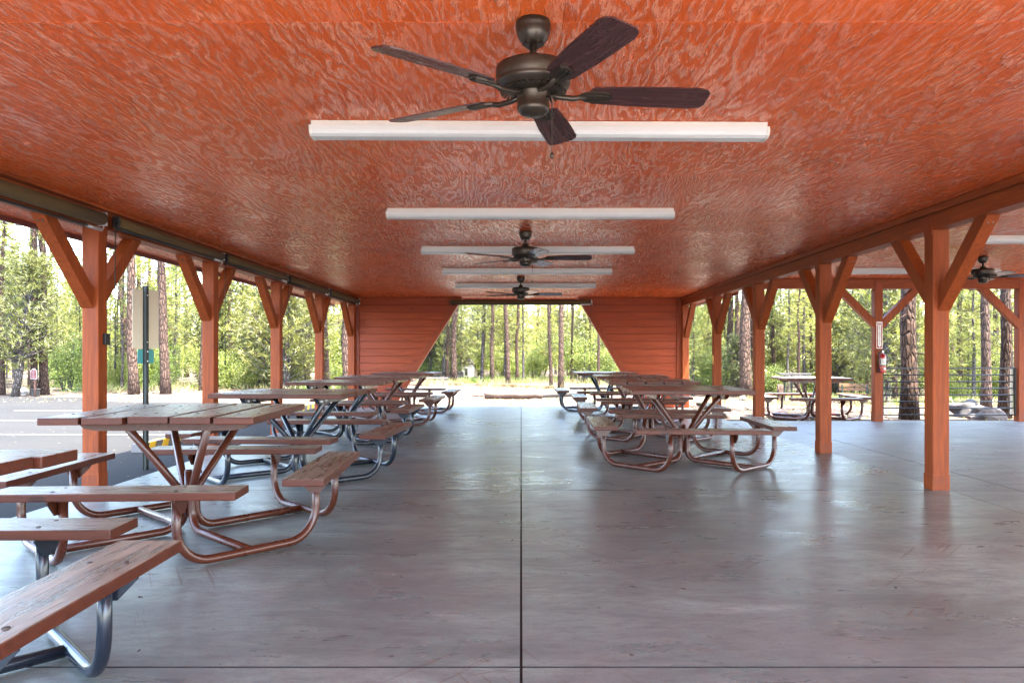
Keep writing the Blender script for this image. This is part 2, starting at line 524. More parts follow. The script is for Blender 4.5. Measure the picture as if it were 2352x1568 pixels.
MAT['loggrey'] = grained('grey log', (0.08, 0.0725, 0.065), (0.04, 0.035, 0.0325), (0.12, 0.11, 0.1), 'X', .85, .6, .4)
MAT['timber'] = grained('new landscape timber', (0.144, 0.08, 0.034), (0.112, 0.06, 0.024), (0.168, 0.1, 0.044), 'X', .8, .3, .6)
MAT['greywood'] = grained('grey boards', (0.033, 0.03, 0.027), (0.018, 0.0165, 0.015), (0.048, 0.045, 0.0405), 'X', .8, .3, .6)
MAT['benchwood'] = grained('orange bench boards', (0.189, 0.0945, 0.03825), (0.153, 0.072, 0.027), (0.216, 0.117, 0.054), 'X', .6, .2, .6)
MAT['stone'] = plain('pale stone wall', (0.136, 0.124, 0.112), .9, 0, .3, 5, .5)
MAT['rust'] = plain('rusty steel', (0.072, 0.03, 0.018), .8)
MAT['brass'] = plain('brass plate', (.45, .30, .10), .35, .8)
MAT['roofing'] = plain('brown roofing', (.10, .07, .055), .9, 0, .2)

# ------------------------------------------------------------------ setting
def rng(a, b, n):
    return [a + (b - a) * i / n for i in range(n + 1)]
xs = sorted(set([-160, -110, -80, -60] + rng(-48, 48, 96) + [60, 80, 110, 160]))
ys = sorted(set([-90, -60, -40, -25] + rng(-16, 64, 80) + [75, 95, 130, 180]))
g = MB(); g.grid(xs, ys, gz)
tag(g.build('ground', MAT['dirt']), 'pale needle litter and dirt around the shelter', kind='structure')

a = MB()
lot = [(-70, -40), (-3.7, -40), (-3.7, 18.4), (-6.2, 19.2), (-9.6, 19.6), (-11.6, 20.2), (-12.4, 22.0), (-70, 22.6)]
a.prism(lot, -.20, -.066)
tag(a.build('parking_lot', MAT['asphalt']), 'grey asphalt parking lot left of the shelter', kind='structure')
gp = MB()
pts = [ground_at(px, py) for px, py in ((905, 892), (1000, 890), (1090, 893), (1118, 905), (1060, 913), (900, 914))]
gp.prism([(p[0], p[1]) for p in pts], -.2, -.062)
tag(gp.build('gravel_patch', MAT['gravel']), 'grey gravel patch beyond the back opening', kind='structure')
pl = MB()
for Y in (4.1, 6.7, 9.2, 11.6, 14.05, 16.5):
    pl.box((-8.0, Y, -.0635), (5.9, .075, .003), Euler((0, 0, -.02)))
tag(pl.build('parking_lines', MAT['line']), 'white painted parking lines on the asphalt', kind='structure')

ap = MB(); ap.box((3.9, -6.3, -.075), (15.6, 10.1, .13), None, .004)  # unseen slab added behind the camera to bounce light under the roof
tag(ap.build('bounce_slab', MAT['bounce_slab']), 'unseen pale concrete slab added behind the camera for bounced light', kind='structure')

# slabs with open joints
fl = MB()
JX = [-3.56, 0.0, 3.60]
JY = [-1.2, 2.79, 6.45, 10.12, 13.78, 17.07]
gap = .013
for i in range(2):
    for j in range(len(JY) - 1):
        x0, x1, y0, y1 = JX[i], JX[i + 1], JY[j], JY[j + 1]
        gw = .010
        fl.box(((x0 + x1) / 2, (y0 + y1) / 2, -.06), (x1 - x0 - gw, y1 - y0 - gap, .12), None, 0, 1, 0)
fl.box((.04, 7.935, -.062), (7.2, 18.2, .11), mat=1)
tag(fl.build('floor', [MAT['concrete'], MAT['joint']]), 'sealed purplish grey concrete floor with control joints', kind='structure')
fw = MB()
WX = [3.60, 4.2, 7.9, 11.6]
WY = [-1.2, 2.79, 6.45, 9.8, 13.27]
for i in range(3):
    for j in range(len(WY) - 1):
        x0, x1, y0, y1 = WX[i], WX[i + 1], WY[j], WY[j + 1]
        fw.box(((x0 + x1) / 2 + (.006 if i == 0 else 0), (y0 + y1) / 2, -.066), (x1 - x0 - (.022 if i == 0 else .007), y1 - y0 - .007, .12), None, 0, 1, 0)
fw.box((7.6, 6.03, -.068), (7.8, 14.4, .11), mat=1)
tag(fw.build('side_floor', [MAT['concrete_side'], MAT['joint']]), 'grey concrete floor of the side wing', kind='structure')

# ------------------------------------------------------------------ the shelter
CEIL = 2.377; WCEIL = 2.44
sh = empty('picnic_shelter', (0, 8, 0), 0, 'red timber picnic shelter with plywood ceiling and open sides', 'shelter')
def part(name, mb, mats, parent=None, loc=(0, 0, 0)):
    """a part of the shelter given in world coordinates"""
    o = mb.build(name, mats, parent or sh)
    o.matrix_parent_inverse = Matrix.Translation(-Vector((0, 8, 0))) if parent is None else Matrix()
    o.location = loc
    return o

LX, RX = -3.65, 3.53
c = MB()
px_ = [-3.64, -2.283, -1.063, .157, 1.377, 2.597, 3.56]
py_ = [-1.2, .43, 2.865, 5.30, 7.74, 10.18, 12.62, 15.06, 17.1]
for i in range(len(px_) - 1):
    for j in range(len(py_) - 1):
        x0, x1, y0, y1 = px_[i], px_[i + 1], py_[j], py_[j + 1]
        c.box(((x0 + x1) / 2, (y0 + y1) / 2, CEIL + .006 + .0007 * ((i * 3 + j * 5) % 3)), (x1 - x0 - .0012, y1 - y0 - .0012, .012))
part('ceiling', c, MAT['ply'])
c = MB()
px_ = [3.62, 4.8, 6.02, 7.24, 8.46, 9.68, 10.9, 11.8]
py_ = [-1.2, .43, 2.865, 5.30, 7.74, 10.18, 12.62, 13.7]
for i in range(len(px_) - 1):
    for j in range(len(py_) - 1):
        x0, x1, y0, y1 = px_[i], px_[i + 1], py_[j], py_[j + 1]
        c.box(((x0 + x1) / 2, (y0 + y1) / 2, WCEIL + .006), (x1 - x0 - .003, y1 - y0 - .003, .012))
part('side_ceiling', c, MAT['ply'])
# eave soffits outside the post rows
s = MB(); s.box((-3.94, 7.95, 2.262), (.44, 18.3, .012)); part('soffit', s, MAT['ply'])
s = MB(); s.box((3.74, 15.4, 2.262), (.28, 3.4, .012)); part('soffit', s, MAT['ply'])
s = MB(); s.box((-4.175, 7.95, 2.30), (.03, 18.4, .17), None, .004); part('fascia', s, MAT['fascia'])
s = MB(); s.box((3.895, 15.45, 2.30), (.03, 3.4, .17), None, .004); part('fascia', s, MAT['fascia'])
s = MB(); s.box((-.14, 17.13, 2.36), (8.1, .03, .20), None, .004); part('fascia', s, MAT['fascia'])
s = MB(); s.box((7.7, 13.73, 2.42), (8.2, .03, .18), None, .004); part('fascia', s, MAT['fascia'])
# roof: low gable over the hall and a shed over the wing
rf = MB()
rf.prism([(-4.2, 2.41), (0, 3.25), (3.64, 2.52), (3.64, 2.6), (0, 3.36), (-4.2, 2.5)], -17.2, 1.3, Matrix(((1, 0, 0, 0), (0, 0, -1, 0), (0, 1, 0, 0), (0, 0, 0, 1))))
rf.prism([(3.66, 2.53), (11.9, 2.53), (11.9, 2.63), (3.66, 2.63)], -13.8, 1.3, Matrix(((1, 0, 0, 0), (0, 0, -1, 0), (0, 1, 0, 0), (0, 0, 0, 1))))
part('roof', rf, MAT['roofing'])
# main beams
b = MB()
b.box((LX, 7.75, 2.29), (.14, 17.7, .15), None, .006)
b.box((LX + .05, 7.75, 2.371), (.19, 17.7, .024), None, .003)
part('beam', b, MAT['beam_y'])
b = MB()
b.box((RX, 7.75, 2.255), (.14, 17.7, .13), None, .006)
b.box((RX - .012, 7.75, 2.347), (.19, 17.7, .054), None, .004)
part('beam', b, MAT['beam_y'])
b = MB(); b.box((7.7, 13.2, 2.355), (8.2, .14, .165), None, .006)
part('beam', b, MAT['beam_x'])

def make_post(x, y, top, side, along='y', both=True):
    """side = where the braces sit flush (+1 to the right)"""
    p = MB()
    p.box((0, 0, (top - .16) / 2), (.14, .14, top + .16), None, .009)
    o = part('post', p, MAT['post'], None, (x, y, 0))
    bw = MB(); bw.box((0, 0, .045), (.1455, .1455, .17), None, .003)
    for k in range(4):
        bw.box((-.045 + k * .03, -.0735, .075), (.004, .002, .07), mat=1)
    bw.build('base_wrap', [MAT['post'], MAT['fascia']], o)
    for d in ((-1, 1) if both is True else (both,)):
        m = MB()
        lean = Vector((0, d, 0)) if along == 'y' else Vector((d, 0, 0))
        off = Vector((side * .024, 0, 0)) if along == 'y' else Vector((0, side * .024, 0))
        A = lean * .045 + off + Vector((0, 0, top - .64)); B = lean * .66 + off + Vector((0, 0, top - .025))
        # mitred timber: profile in the lean-z plane
        w = .10
        t = .125
        h0 = top - .685; h1 = top - .002
        prof = [(.07, h0), (.07 + (h1 - h0), h1), (.07 + (h1 - h0) - t * 1.35, h1), (.07, h0 + t * 1.35)]
        if along == 'y':
            M = Matrix(((0, 0, 1, off.x - w / 2), (d, 0, 0, 0), (0, 1, 0, 0), (0, 0, 0, 1)))
        else:
            M = Matrix(((d, 0, 0, 0), (0, 0, 1, off.y - w / 2), (0, 1, 0, 0), (0, 0, 0, 1)))
        m.prism(prof, 0, w, M)
        for k in (0, 1):
            q = M @ Vector((.07 + (h1 - h0) - .05, h1 - .05, w * (.3 + .4 * k)))
            m.box(q, (.012, .012, .012), mat=1)
        br = m.build('brace', [MAT['post'], MAT['bolt']], o)
    cap = MB()
    if along == 'y':
        cap.box((-side * .0735, 0, top + .03), (.006, .13, .16), None, .001)
    else:
        cap.box((0, -.0735, top + .03), (.13, .006, .16), None, .001)
    cap.build('post_bracket', MAT['trim'], o)
    return o
PY = [6.51, 8.95, 11.39, 13.83]
for y in PY:
    make_post(LX, y + .05, 2.215, -1)
    make_post(RX, y, 2.19, 1)
make_post(LX, 16.5, 2.215, -1, both=-1)
make_post(RX, 16.5, 2.19, 1, both=-1)
make_post(6.13, 13.2, 2.27, -1, 'x')
make_post(8.60, 13.2, 2.27, -1, 'x')

# back wall in two leaning wings with lap siding
def wall_wing(xo, xt, xb):
    """xo outer edge, xt edge of the opening at the ceiling, xb at the floor"""
    m = MB(); z = 0.0; hgt = .158
    edge = lambda q: xb + (xt - xb) * q / CEIL
    sg = 1 if xb > xo else -1
    while z < CEIL - .01:
        z1 = min(z + hgt, CEIL)
        a0, a1 = edge(z), edge(z1)
        y0 = 16.575; y1 = 16.60
        zb = z + .013; a0 = edge(zb)
        vs = [(xo, y0 - .010, zb), (a0, y0 - .010, zb), (a1, y0 - .004, z1), (xo, y0 - .004, z1),
              (xo, y1, zb), (a0, y1, zb), (a1, y1, z1), (xo, y1, z1)]
        m.add(vs, [(0, 1, 2, 3), (7, 6, 5, 4), (4, 5, 1, 0), (3, 2, 6, 7), (0, 3, 7, 4), (1, 5, 6, 2)])
        z = z1
    w = part('siding_wall', m, MAT['siding'])
    core = MB()
    core.prism([(xo, 0), (xb, 0), (xt, CEIL), (xo, CEIL)], 16.612, 16.70, Matrix(((1, 0, 0, 0), (0, 0, 1, 0), (0, 1, 0, 0), (0, 0, 0, 1))))
    t = MB()
    L = math.hypot(xt - xb, CEIL)
    u = Vector((xt - xb, 0, CEIL)) / L
    nrm = Vector((u.z, 0, -u.x)) * (1 if xb > xo else -1)
    for off, wd in ((-.045, .105),):
        A = Vector((xb, 16.62, 0)) + nrm * off; B = Vector((xt, 16.62, CEIL)) + nrm * off
        t.beam(A, B, .16, wd, up=nrm, bevel=.004)
    t.box((xo + sg * .05, 16.56, CEIL / 2), (.10, .04, CEIL), None, .004)
    o = t.build('wall_trim', MAT['trim'], w)
    o = core.build('wall_back', MAT['siding'], w)
wall_wing(-3.60, -1.27, -2.76)
wall_wing(3.46, 1.22, 2.62)

# ------------------------------------------------------------------ picnic tables
def plank(mb, axis, u0, u1, v, w, z, th=.04, jig=0.0, bolts=()):
    L = u1 - u0
    if axis == 'x':
        mb.box(((u0 + u1) / 2, v, z - th / 2), (L, w, th), Euler((jig * .3, 0, jig * .12)), .006, 1, 0)
    else:
        mb.box((v, (u0 + u1) / 2, z - th / 2), (w, L, th), Euler((0, jig * .3, jig * .12)), .006, 1, 0)
    for u in bolts:
        for q in (-.26, .26):
            p = (u, v + q * w) if axis == 'x' else (v + q * w, u)
            mb.lathe([(.011, 0), (.010, .003), (.005, .0045)], (p[0], p[1], z - .0005), 8, 2)

ZT, ZS = .785, .432
def table_parts(root, frame, planks, top_z=ZT, seed=0):
    """square table with five planks and a bench on each side, on bent pipe"""
    rnd = random.Random(seed)
    fm = MAT[frame]
    ax = 'x' if planks == 'X' else 'y'
    t = MB()
    for k in range(5):
        v = (k - 2) * .243
        e = rnd.uniform(-.012, .012)
        plank(t, ax, -.61 + e, .61 + e, v, .225, top_z + rnd.uniform(-.003, .003), .042, rnd.uniform(-.02, .02), (-.34, .34))
    tm = [MAT['plank_x' if planks == 'X' else 'plank_y'], MAT['stain'], MAT['bolt']]
    t.build('table_top', tm, root)
    for sgn in (-1, 1):
        m = MB(); plank(m, 'x', -.63, .63, sgn * .92, .235, ZS, .042, rnd.uniform(-.03, .03), (-.31, .31))
        m.build('bench_seat', [MAT['plank_x'], MAT['stain'], MAT['bolt']], root)
        m = MB(); plank(m, 'y', -.63, .63, sgn * .875, .235, ZS, .042, rnd.uniform(-.03, .03), (-.31, .31))
        m.build('bench_seat', [MAT['plank_y'], MAT['stain'], MAT['bolt']], root)
    r = .0245
    zb = ZS - .042
    for sx in (-1, 1):
        for sy in (-1, 1):
            m = MB()
            a = (sx * .29, sy * .92); b = (sx * .875, sy * .29)
            m.tube(fillet([(*a, zb - .004), (*a, r + .003), (*b, r + .003), (*b, zb - .004)], .19, 8), r, 12)
            # gusset plates under the seats
            m.prism([(-.10, 0), (.10, 0), (.10, -.012), (.03, -.085), (-.03, -.085), (-.10, -.012)], -.004, .004,
                    Matrix(((0, 0, 1, a[0] + sx * .028), (1, 0, 0, a[1]), (0, 1, 0, zb - .002), (0, 0, 0, 1))))
            m.prism([(-.10, 0), (.10, 0), (.10, -.012), (.03, -.085), (-.03, -.085), (-.10, -.012)], -.004, .004,
                    Matrix(((1, 0, 0, b[0]), (0, 0, 1, b[1] + sy * .028), (0, 1, 0, zb - .002), (0, 0, 0, 1))))
            m.build('leg', fm, root)
            m = MB()
            mid = ((a[0] + b[0]) / 2 - sx * .015, (a[1] + b[1]) / 2 - sy * .015)
            tx, ty = (.33, .24) if planks == 'X' else (.24, .33)
            m.tube(fillet([(*mid, r + .003), (sx * .036, sy * .036, r + .003), (sx * .036, sy * .036, .27), (sx * tx, sy * ty, top_z - .075)],
                          [0, .20, .07, 0], 8), r, 12)
            m.build('strut', fm, root)
    m = MB(); m.tube([(0, 0, .10), (0, 0, .39)], .024, 12)
    m.lathe([(.024, .385), (.02, .398), (.0, .40)], (0, 0, 0), 12)
    m.build('hub_post', fm, root)
    for sgn in (-1, 1):
        m = MB()
        prof = [(-.53, 0), (.53, 0), (.47, -.045), (.40, -.058), (-.40, -.058), (-.47, -.045)]
        if planks == 'X':
            M = Matrix(((0, 0, 1, sgn * .34), (1, 0, 0, 0), (0, 1, 0, top_z - .043), (0, 0, 0, 1)))
        else:
            M = Matrix(((1, 0, 0, 0), (0, 0, 1, sgn * .34), (0, 1, 0, top_z - .043), (0, 0, 0, 1)))
        m.prism(prof, -.02, .02, M)
        for q in (-.42, -.28, .28, .42):
            p = M @ Vector((q, -.03, .026))
            m.box(p, (.016, .016, .016), mat=1)
        m.build('support_rail', [fm, MAT['steel']], root)

protos = {}
def table(x, y, rz, frame, planks, label, z=0.0, group='square picnic tables under the shelter'):
    key = (frame, planks)
    if key not in protos:
        o = empty('picnic_table', (x, y, z), rz)
        table_parts(o, frame, planks, seed=len(protos) * 3 + 1)
        protos[key] = o
    else:
        o = copy_tree(protos[key])
        o.location = (x, y, z); o.rotation_euler = (0, 0, rz)
    tag(o, label, 'picnic table', group)
    return o
B, K = 'frame_brown', 'frame_black'
table(-2.27, 2.27, R(1), K, 'X', 'black framed picnic table cut off at the left edge, nearest of all tables')
table(-2.14, 4.93, R(2.5), B, 'Y', 'brown framed picnic table standing nearest the left post with the sign behind it')
table(-2.16, 7.43, R(-3), K, 'X', 'black framed picnic table directly behind the nearest brown one on the left')
table(-2.40, 10.40, R(-2), K, 'X', 'black framed picnic table fourth from the front in the left row')
table(-2.34, 12.75, R(-3), B, 'X', 'brown framed picnic table fifth from the front in the left row')
table(-2.27, 15.35, R(-2), B, 'X', 'brown framed picnic table last in the left row against the leaning wall')
table(1.73, 8.17, R(-1.5), B, 'X', 'brown framed picnic table standing first and alone at the front of the right row')
table(1.80, 10.75, R(-3), B, 'Y', 'brown framed picnic table second from the front in the right row')
table(1.88, 13.35, R(-2), B, 'Y', 'brown framed picnic table third from the front in the right row')
table(1.70, 15.78, R(1), K, 'Y', 'black framed picnic table last in the right row by the back opening')
table(5.60, 14.85, R(-4), B, 'Y', 'reddish picnic table outdoors on the needle litter beyond the right posts', z=-.08, group='picnic tables on the grounds')

# ------------------------------------------------------------------ ceiling lights
def make_light(x, y, zc, label, group):
    o = empty('ceiling_light', (x, y, zc), 0, label, 'strip light', group)
    m = MB(); m.box((0, 0, -.022), (2.43, .10, .044), None, .004)
    m.box((-.06, .0, -.046), (.008, .004, .006), mat=1)
    m.build('housing', [MAT['white'], MAT['bolt']], o)
    m = MB()
    prof = [(-.066, -.030), (-.066, -.056), (-.058, -.072), (-.036, -.083), (.036, -.083), (.058, -.072), (.066, -.056), (.066, -.030)]
    m.prism(prof, -1.208, 1.208, Matrix(((0, 0, 1, 0), (1, 0, 0, 0), (0, 1, 0, 0), (0, 0, 0, 1))))
    m.build('lens', MAT['lens'], o)
    for s_ in (-1, 1):
        m = MB()
        big = [(u * 1.04, -.0285 + (v + .0285) * 1.04) for u, v in prof]
        m.prism(big, -.006, .006, Matrix(((0, 0, 1, s_ * 1.214), (1, 0, 0, 0), (0, 1, 0, 0), (0, 0, 0, 1))))
        m.build('end_cap', MAT['white'], o)
    return o
GL = 'white strip lights on the ceiling'
l0 = make_light(.10, 4.12, CEIL, 'long white strip light right behind the blades of the largest ceiling fan', GL)
l0.rotation_euler.z = R(.8)
for x, y, z, lab in ((.078, 6.53, CEIL, 'white strip light hanging alone between the large fan and the middle fan'),
                     (.075, 8.81, CEIL, 'white strip light just behind the motor of the middle ceiling fan'),
                     (.085, 11.04, CEIL, 'white strip light between the middle fan and the farthest fan'),
                     (.075, 13.32, CEIL, 'white strip light behind the farthest fan, nearest the back opening'),
                     (5.98, 11.55, WCEIL, 'white strip light of the side wing, close to its back beam'),
                     (6.25, 8.41, WCEIL, 'white strip light of the side wing, in front of its fan at the right edge')):
    o = copy_tree(l0); o.location = (x, y, z); o.rotation_euler.z = 0
    tag(o, lab, 'strip light', GL)

# ------------------------------------------------------------------ ceiling fans
def make_fan(x, y, zc, rz, label):
    o = empty('ceiling_fan', (x, y, zc), 0, label, 'ceiling fan', 'dark ceiling fans')
    m = MB(); m.lathe([(.064, 0), (.066, -.022), (.062, -.03), (.064, -.034), (.058, -.058), (.044, -.078), (.036, -.088)], seg=32)
    for k in range(6):
        a = k * math.pi / 3
        m.box((.036 * math.cos(a), .036 * math.sin(a), -.082), (.010, .010, .012))
    m.build('canopy', MAT['bronze'], o)
    m = MB(); m.tube([(0, 0, -.085), (0, 0, -.15)], .0135, 14); m.lathe([(.03, -.125), (.034, -.132), (.03, -.139)], seg=24)
    m.build('downrod', MAT['bronze'], o)
    m = MB()
    m.lathe([(.03, -.135), (.034, -.150), (.06, -.158), (.125, -.165), (.137, -.172), (.140, -.180), (.140, -.218), (.137, -.223), (.139, -.228), (.136, -.240), (.10, -.262), (.07, -.268)], seg=48)
    for k in range(40):
        a = 2 * math.pi * k / 40
        m.box((.112 * math.cos(a), .112 * math.sin(a), -.2565), (.030, .005, .006), Euler((0, R(38), a)))
    m.build('motor_housing', MAT['bronze'], o)
    m = MB()
    m.lathe([(.062, -.262), (.064, -.268), (.060, -.274), (.060, -.318), (.062, -.322), (.058, -.334), (.046, -.346), (.03, -.352), (.012, -.353)], seg=32)
    m.lathe([(.008, -.353), (.008, -.358)], seg=10)
    m.build('switch_housing', MAT['bronze'], o)
    m = MB()
    m.tube([(.052, -.035, -.29), (.066, -.045, -.292), (.068, -.046, -.30)], .004, 8)
    for k in range(58):
        m.lathe([(.0008, .0022), (.0022, 0), (.0008, -.0022)], (.068, -.046, -.302 - k * .0034), 6)
    m.lathe([(.002, 0), (.007, -.008), (.0075, -.016), (.004, -.024)], (.068, -.046, -.498), 12)
    m.build('pull_chain', MAT['bronze'], o)
    outline = []
    r0, r1, w0, w1 = .205, .665, .053, .068
    for k in range(9):
        q = k / 8 * math.pi
        outline.append((r0 + .03 - .03 * math.sin(q), -w0 * math.cos(q)))
    outline += [(r0 + .2, .064), (r1 - .05, w1), (r1 - .014, w1 - .009), (r1, w1 - .03), (r1, -w1 + .03), (r1 - .014, -w1 + .009), (r1 - .05, -w1), (r0 + .2, -.064)]
    for k in range(5):
        a = rz + k * 2 * math.pi / 5
        Mz = Matrix.Translation((0, 0, -.272)) @ Matrix.Rotation(a, 4, 'Z')
        Mb = Mz @ Matrix.Translation((0, 0, .004)) @ Matrix.Rotation(R(-13), 4, 'X')
        m = MB(); m.prism(outline, -.003, .003)
        bl = m.build('blade', MAT['blade'], o)
        bl.matrix_basis = Mb
        q = MB()
        q.tube(fillet([(.055, 0, -.002), (.10, 0, -.012), (.15, 0, -.016), (.20, 0, -.006)], .03, 4), [.011] * 12 if False else .0105, 8)
        sp = [(.175, -.012), (.20, -.030), (.245, -.034), (.285, -.026), (.298, 0), (.285, .026), (.245, .034), (.20, .030), (.175, .012)]
        q.prism(sp, -.011, -.0035)
        for s_ in (-.016, 0, .016):
            q.box((.24, s_, -.013), (.085, .005, .006))
        br = q.build('blade_bracket', MAT['bronze'], bl)
    return o
make_fan(.045, 2.86, CEIL, R(5), 'large dark bronze ceiling fan in front, nearest to the viewer')
make_fan(.044, 7.72, CEIL, R(-4), 'dark ceiling fan halfway along the hall, in front of the third strip light')
make_fan(-.005, 12.28, CEIL, R(2), 'small looking dark ceiling fan at the far end above the back opening')
make_fan(6.14, 10.19, WCEIL, R(-20), 'dark ceiling fan of the side wing, seen past the right posts')

# ------------------------------------------------------------------ roller shades
def make_shade(cx, cy, z, L, rad, axis, label, cordx=None, drop=.0):
    o = empty('roller_shade', (cx, cy, z), 0 if axis == 'x' else R(90), label, 'roller shade', 'rolled up shades under the eaves')
    m = MB(); m.tube([(-L / 2, 0, 0), (-L / 4, 0, -.004), (0, 0, -.006), (L / 4, 0, -.004), (L / 2, 0, 0)], rad, 20)
    if drop: m.box((0, 0, -rad * .6), (L * .99, rad * 1.0, drop), None, .01)
    m.build('shade_roll', MAT['shade'], o)
    m = MB(); m.tube([(-L / 2, 0, -rad - .014 - drop * .5), (L / 2, 0, -rad - .014 - drop * .5)], .012, 10)
    m.tube([(L / 2 - .22, 0, -rad - .014 - drop * .5), (L / 2 - .005, 0, -rad - .014 - drop * .5)], .0155, 10, 1)
    m.build('bottom_bar', [MAT['black'], MAT['steel']], o)
    for s_ in (-1, 1):
        m = MB(); m.box((s_ * (L / 2 + .012), 0, .0), (.01, rad * 1.5, rad * 2.2), None, .003)
        m.tube([(s_ * (L / 2 + .018), 0, 0), (s_ * (L / 2 + .04), 0, 0)], .014, 10)
        m.tube(fillet([(s_ * (L / 2 + .03), -.0, -.01), (s_ * (L / 2 + .03), 0, -.07), (s_ * (L / 2 + .03), .02, -.09)], .01, 4), .004, 6)
        m.build('shade_bracket', MAT['steel'] if s_ > 0 else MAT['black'], o)
    if cordx is not None:
        m = MB(); q = cordx
        m.tube([(q, 0, -.05), (q + .004, .004, -.5), (q - .003, .0, -1.0), (q, .002, -1.22)], .0042, 6)
        m.tube([(q, .002, -1.2), (q + .006, .004, -1.26)], .009, 6)
        m.build('pull_cord', MAT['cord'], o)
    return o
SX = -3.475
make_shade(SX, 5.12, 2.262, 2.46, .052, 'y', 'rolled olive shade with a loose lower fold, first on the left beam', drop=.05)
make_shade(SX, 7.74, 2.275, 2.30, .042, 'y', 'rolled olive shade over the second left bay, after the first post', cordx=-1.18)
make_shade(SX, 10.18, 2.275, 2.30, .042, 'y', 'rolled olive shade over the third left bay, after the second post', cordx=-1.18)
make_shade(SX, 12.62, 2.275, 2.30, .042, 'y', 'rolled olive shade over the fourth left bay, before the last free post', cordx=-1.18)
make_shade(SX, 15.12, 2.275, 2.40, .05, 'y', 'rolled pale ribbed shade over the last left bay beside the leaning wall', cordx=1.2)
make_shade(-.005, 16.44, 2.275, 3.00, .042, 'x', 'rolled olive shade across the top of the back opening', cordx=1.5)

# ------------------------------------------------------------------ things fixed to the posts
o = empty('junction_box', (LX + .083, 6.59, 1.27), 0, 'small black box screwed to the inner side of the nearest left post', 'electrical box')
m = MB(); m.box((0, 0, 0), (.03, .07, .10), None, .006); m.build('box_body', MAT['black'], o)
m = MB(); m.box((.017, 0, 0), (.006, .03, .05), None, .002); m.build('cover_flap', MAT['cord'], o)
tag(MB().box((0, 0, 0), (.012, .05, .16), None, .003).box((-.008, 0, .02), (.006, .03, .05), None, .001).build('latch_plate', MAT['brass'], None, (RX - .078, 13.80, 1.05)),
    'narrow brass latch plate on the fourth right post', 'latch plate')

Mf = Matrix(((1, 0, 0, 0), (0, 0, -1, 0), (0, 1, 0, 0), (0, 0, 0, 1)))   # local xy faces -y
sg = empty('extinguisher_sign', (6.135, 13.122, 1.475), 0, 'tall narrow white FIRE EXTINGUISHER arrow sign on the wing post', 'sign')
m = MB()
def rrect(w, h, r, n=5):
    out = []
    for cx, cy, a0 in ((w / 2 - r, h / 2 - r, 0), (-w / 2 + r, h / 2 - r, 90), (-w / 2 + r, -h / 2 + r, 180), (w / 2 - r, -h / 2 + r, 270)):
        for k in range(n + 1):
            a = R(a0 + 90 * k / n); out.append((cx + r * math.cos(a), cy + r * math.sin(a)))
    return out
m.prism(rrect(.105, .46, .012), 0, .003, Mf); m.build('sign_plate', MAT['signwhite'], sg)
m = MB(); m.prism(rrect(.084, .435, .004), .0034, .0042, Mf); m.build('sign_field', MAT['signred'], sg)
m = MB()
m.prism([(-.027, .17), (.027, .17), (.027, -.175), (.0, -.208), (-.027, -.175)], .0046, .0054, Mf)
m.box((0, -.005, .203), (.072, .0008, .018)); m.box((0, -.005, .172), (.072, .0008, .020))
m.build('sign_arrow', MAT['signwhite'], sg)
m = MB()
text_into(m, 'FIRE', .030, Mf @ Matrix.Translation((0, .186, .0064)), 1)
for k, ch in enumerate('EXTINGUISHER'):
    text_into(m, ch, .032, Mf @ Matrix.Translation((0, .143 - k * .0272, .0062)), 0)
m.build('lettering', [MAT['cord'], MAT['signred']], sg)

ex = empty('fire_extinguisher', (6.15, 13.045, .83), 0, 'red fire extinguisher hanging on the wing post below its sign', 'fire extinguisher')
m = MB(); m.lathe([(.05, 0), (.055, .006), (.056, .02), (.056, .27), (.052, .29), (.040, .31), (.022, .322), (.02, .335)], seg=28); m.build('cylinder', MAT['extred'], ex)
m = MB()
def arc_panel(mb, r, z0, z1, a0, a1, n=10, mat=0):
    vs = []
    for k in range(n + 1):
        a = R(a0 + (a1 - a0) * k / n)
        for rr in (r, r + .001):
            for z in (z0, z1):
                vs.append((rr * math.cos(a), rr * math.sin(a), z))
    fs = []
    for k in range(n):
        q = k * 4; s = q + 4
        fs += [(q + 2, q + 3, s + 3, s + 2), (q, s, s + 1, q + 1), (q + 1, s + 1, s + 3, q + 3), (q, q + 2, s + 2, s)]
    mb.add(vs, fs, mat)
arc_panel(m, .0562, .14, .245, 200, 330)
arc_panel(m, .0574, .15, .235, 206, 222, 3, 1)
for k in range(4): arc_panel(m, .0574, .16 + k * .02, .166 + k * .02, 240, 285, 4, 1)
arc_panel(m, .0562, .055, .085, 268, 305, 6)
m.build('printed_label', [MAT['signwhite'], MAT['cord']], ex)
m = MB(); m.lathe([(.02, .333), (.022, .345), (.018, .36)], seg=16); m.box((0, -.005, .365), (.03, .04, .03), None, .004); m.build('valve', MAT['steel'], ex)
m = MB(); m.beam((-.01, 0, .385), (.105, 0, .425), .018, .008, bevel=.001); m.build('lever', MAT['black'], ex)
m = MB(); m.tube(fillet([(0, 0, .372), (.07, 0, .362), (.11, 0, .345), (.108, 0, .33)], .02, 4), .006, 8); m.build('carry_handle', MAT['black'], ex)
m = MB(); m.tube(fillet([(-.012, 0, .37), (-.06, -.005, .365), (-.072, -.008, .20), (-.068, -.008, .06)], .04, 6), .0085, 8)
m.lathe([(.010, .0), (.014, .03), (.010, .08)], (-.068, -.008, .0), 10); m.build('hose', MAT['black'], ex)
m = MB(); m.lathe([(.0575, .122), (.0575, .136)], seg=28); m.box((0, .065, .16), (.05, .012, .30)); m.build('strap_bracket', MAT['black'], ex)
m = MB(); m.box((0, 0, .392), (.01, .012, .03)); m.build('pin', MAT['extred'], ex)

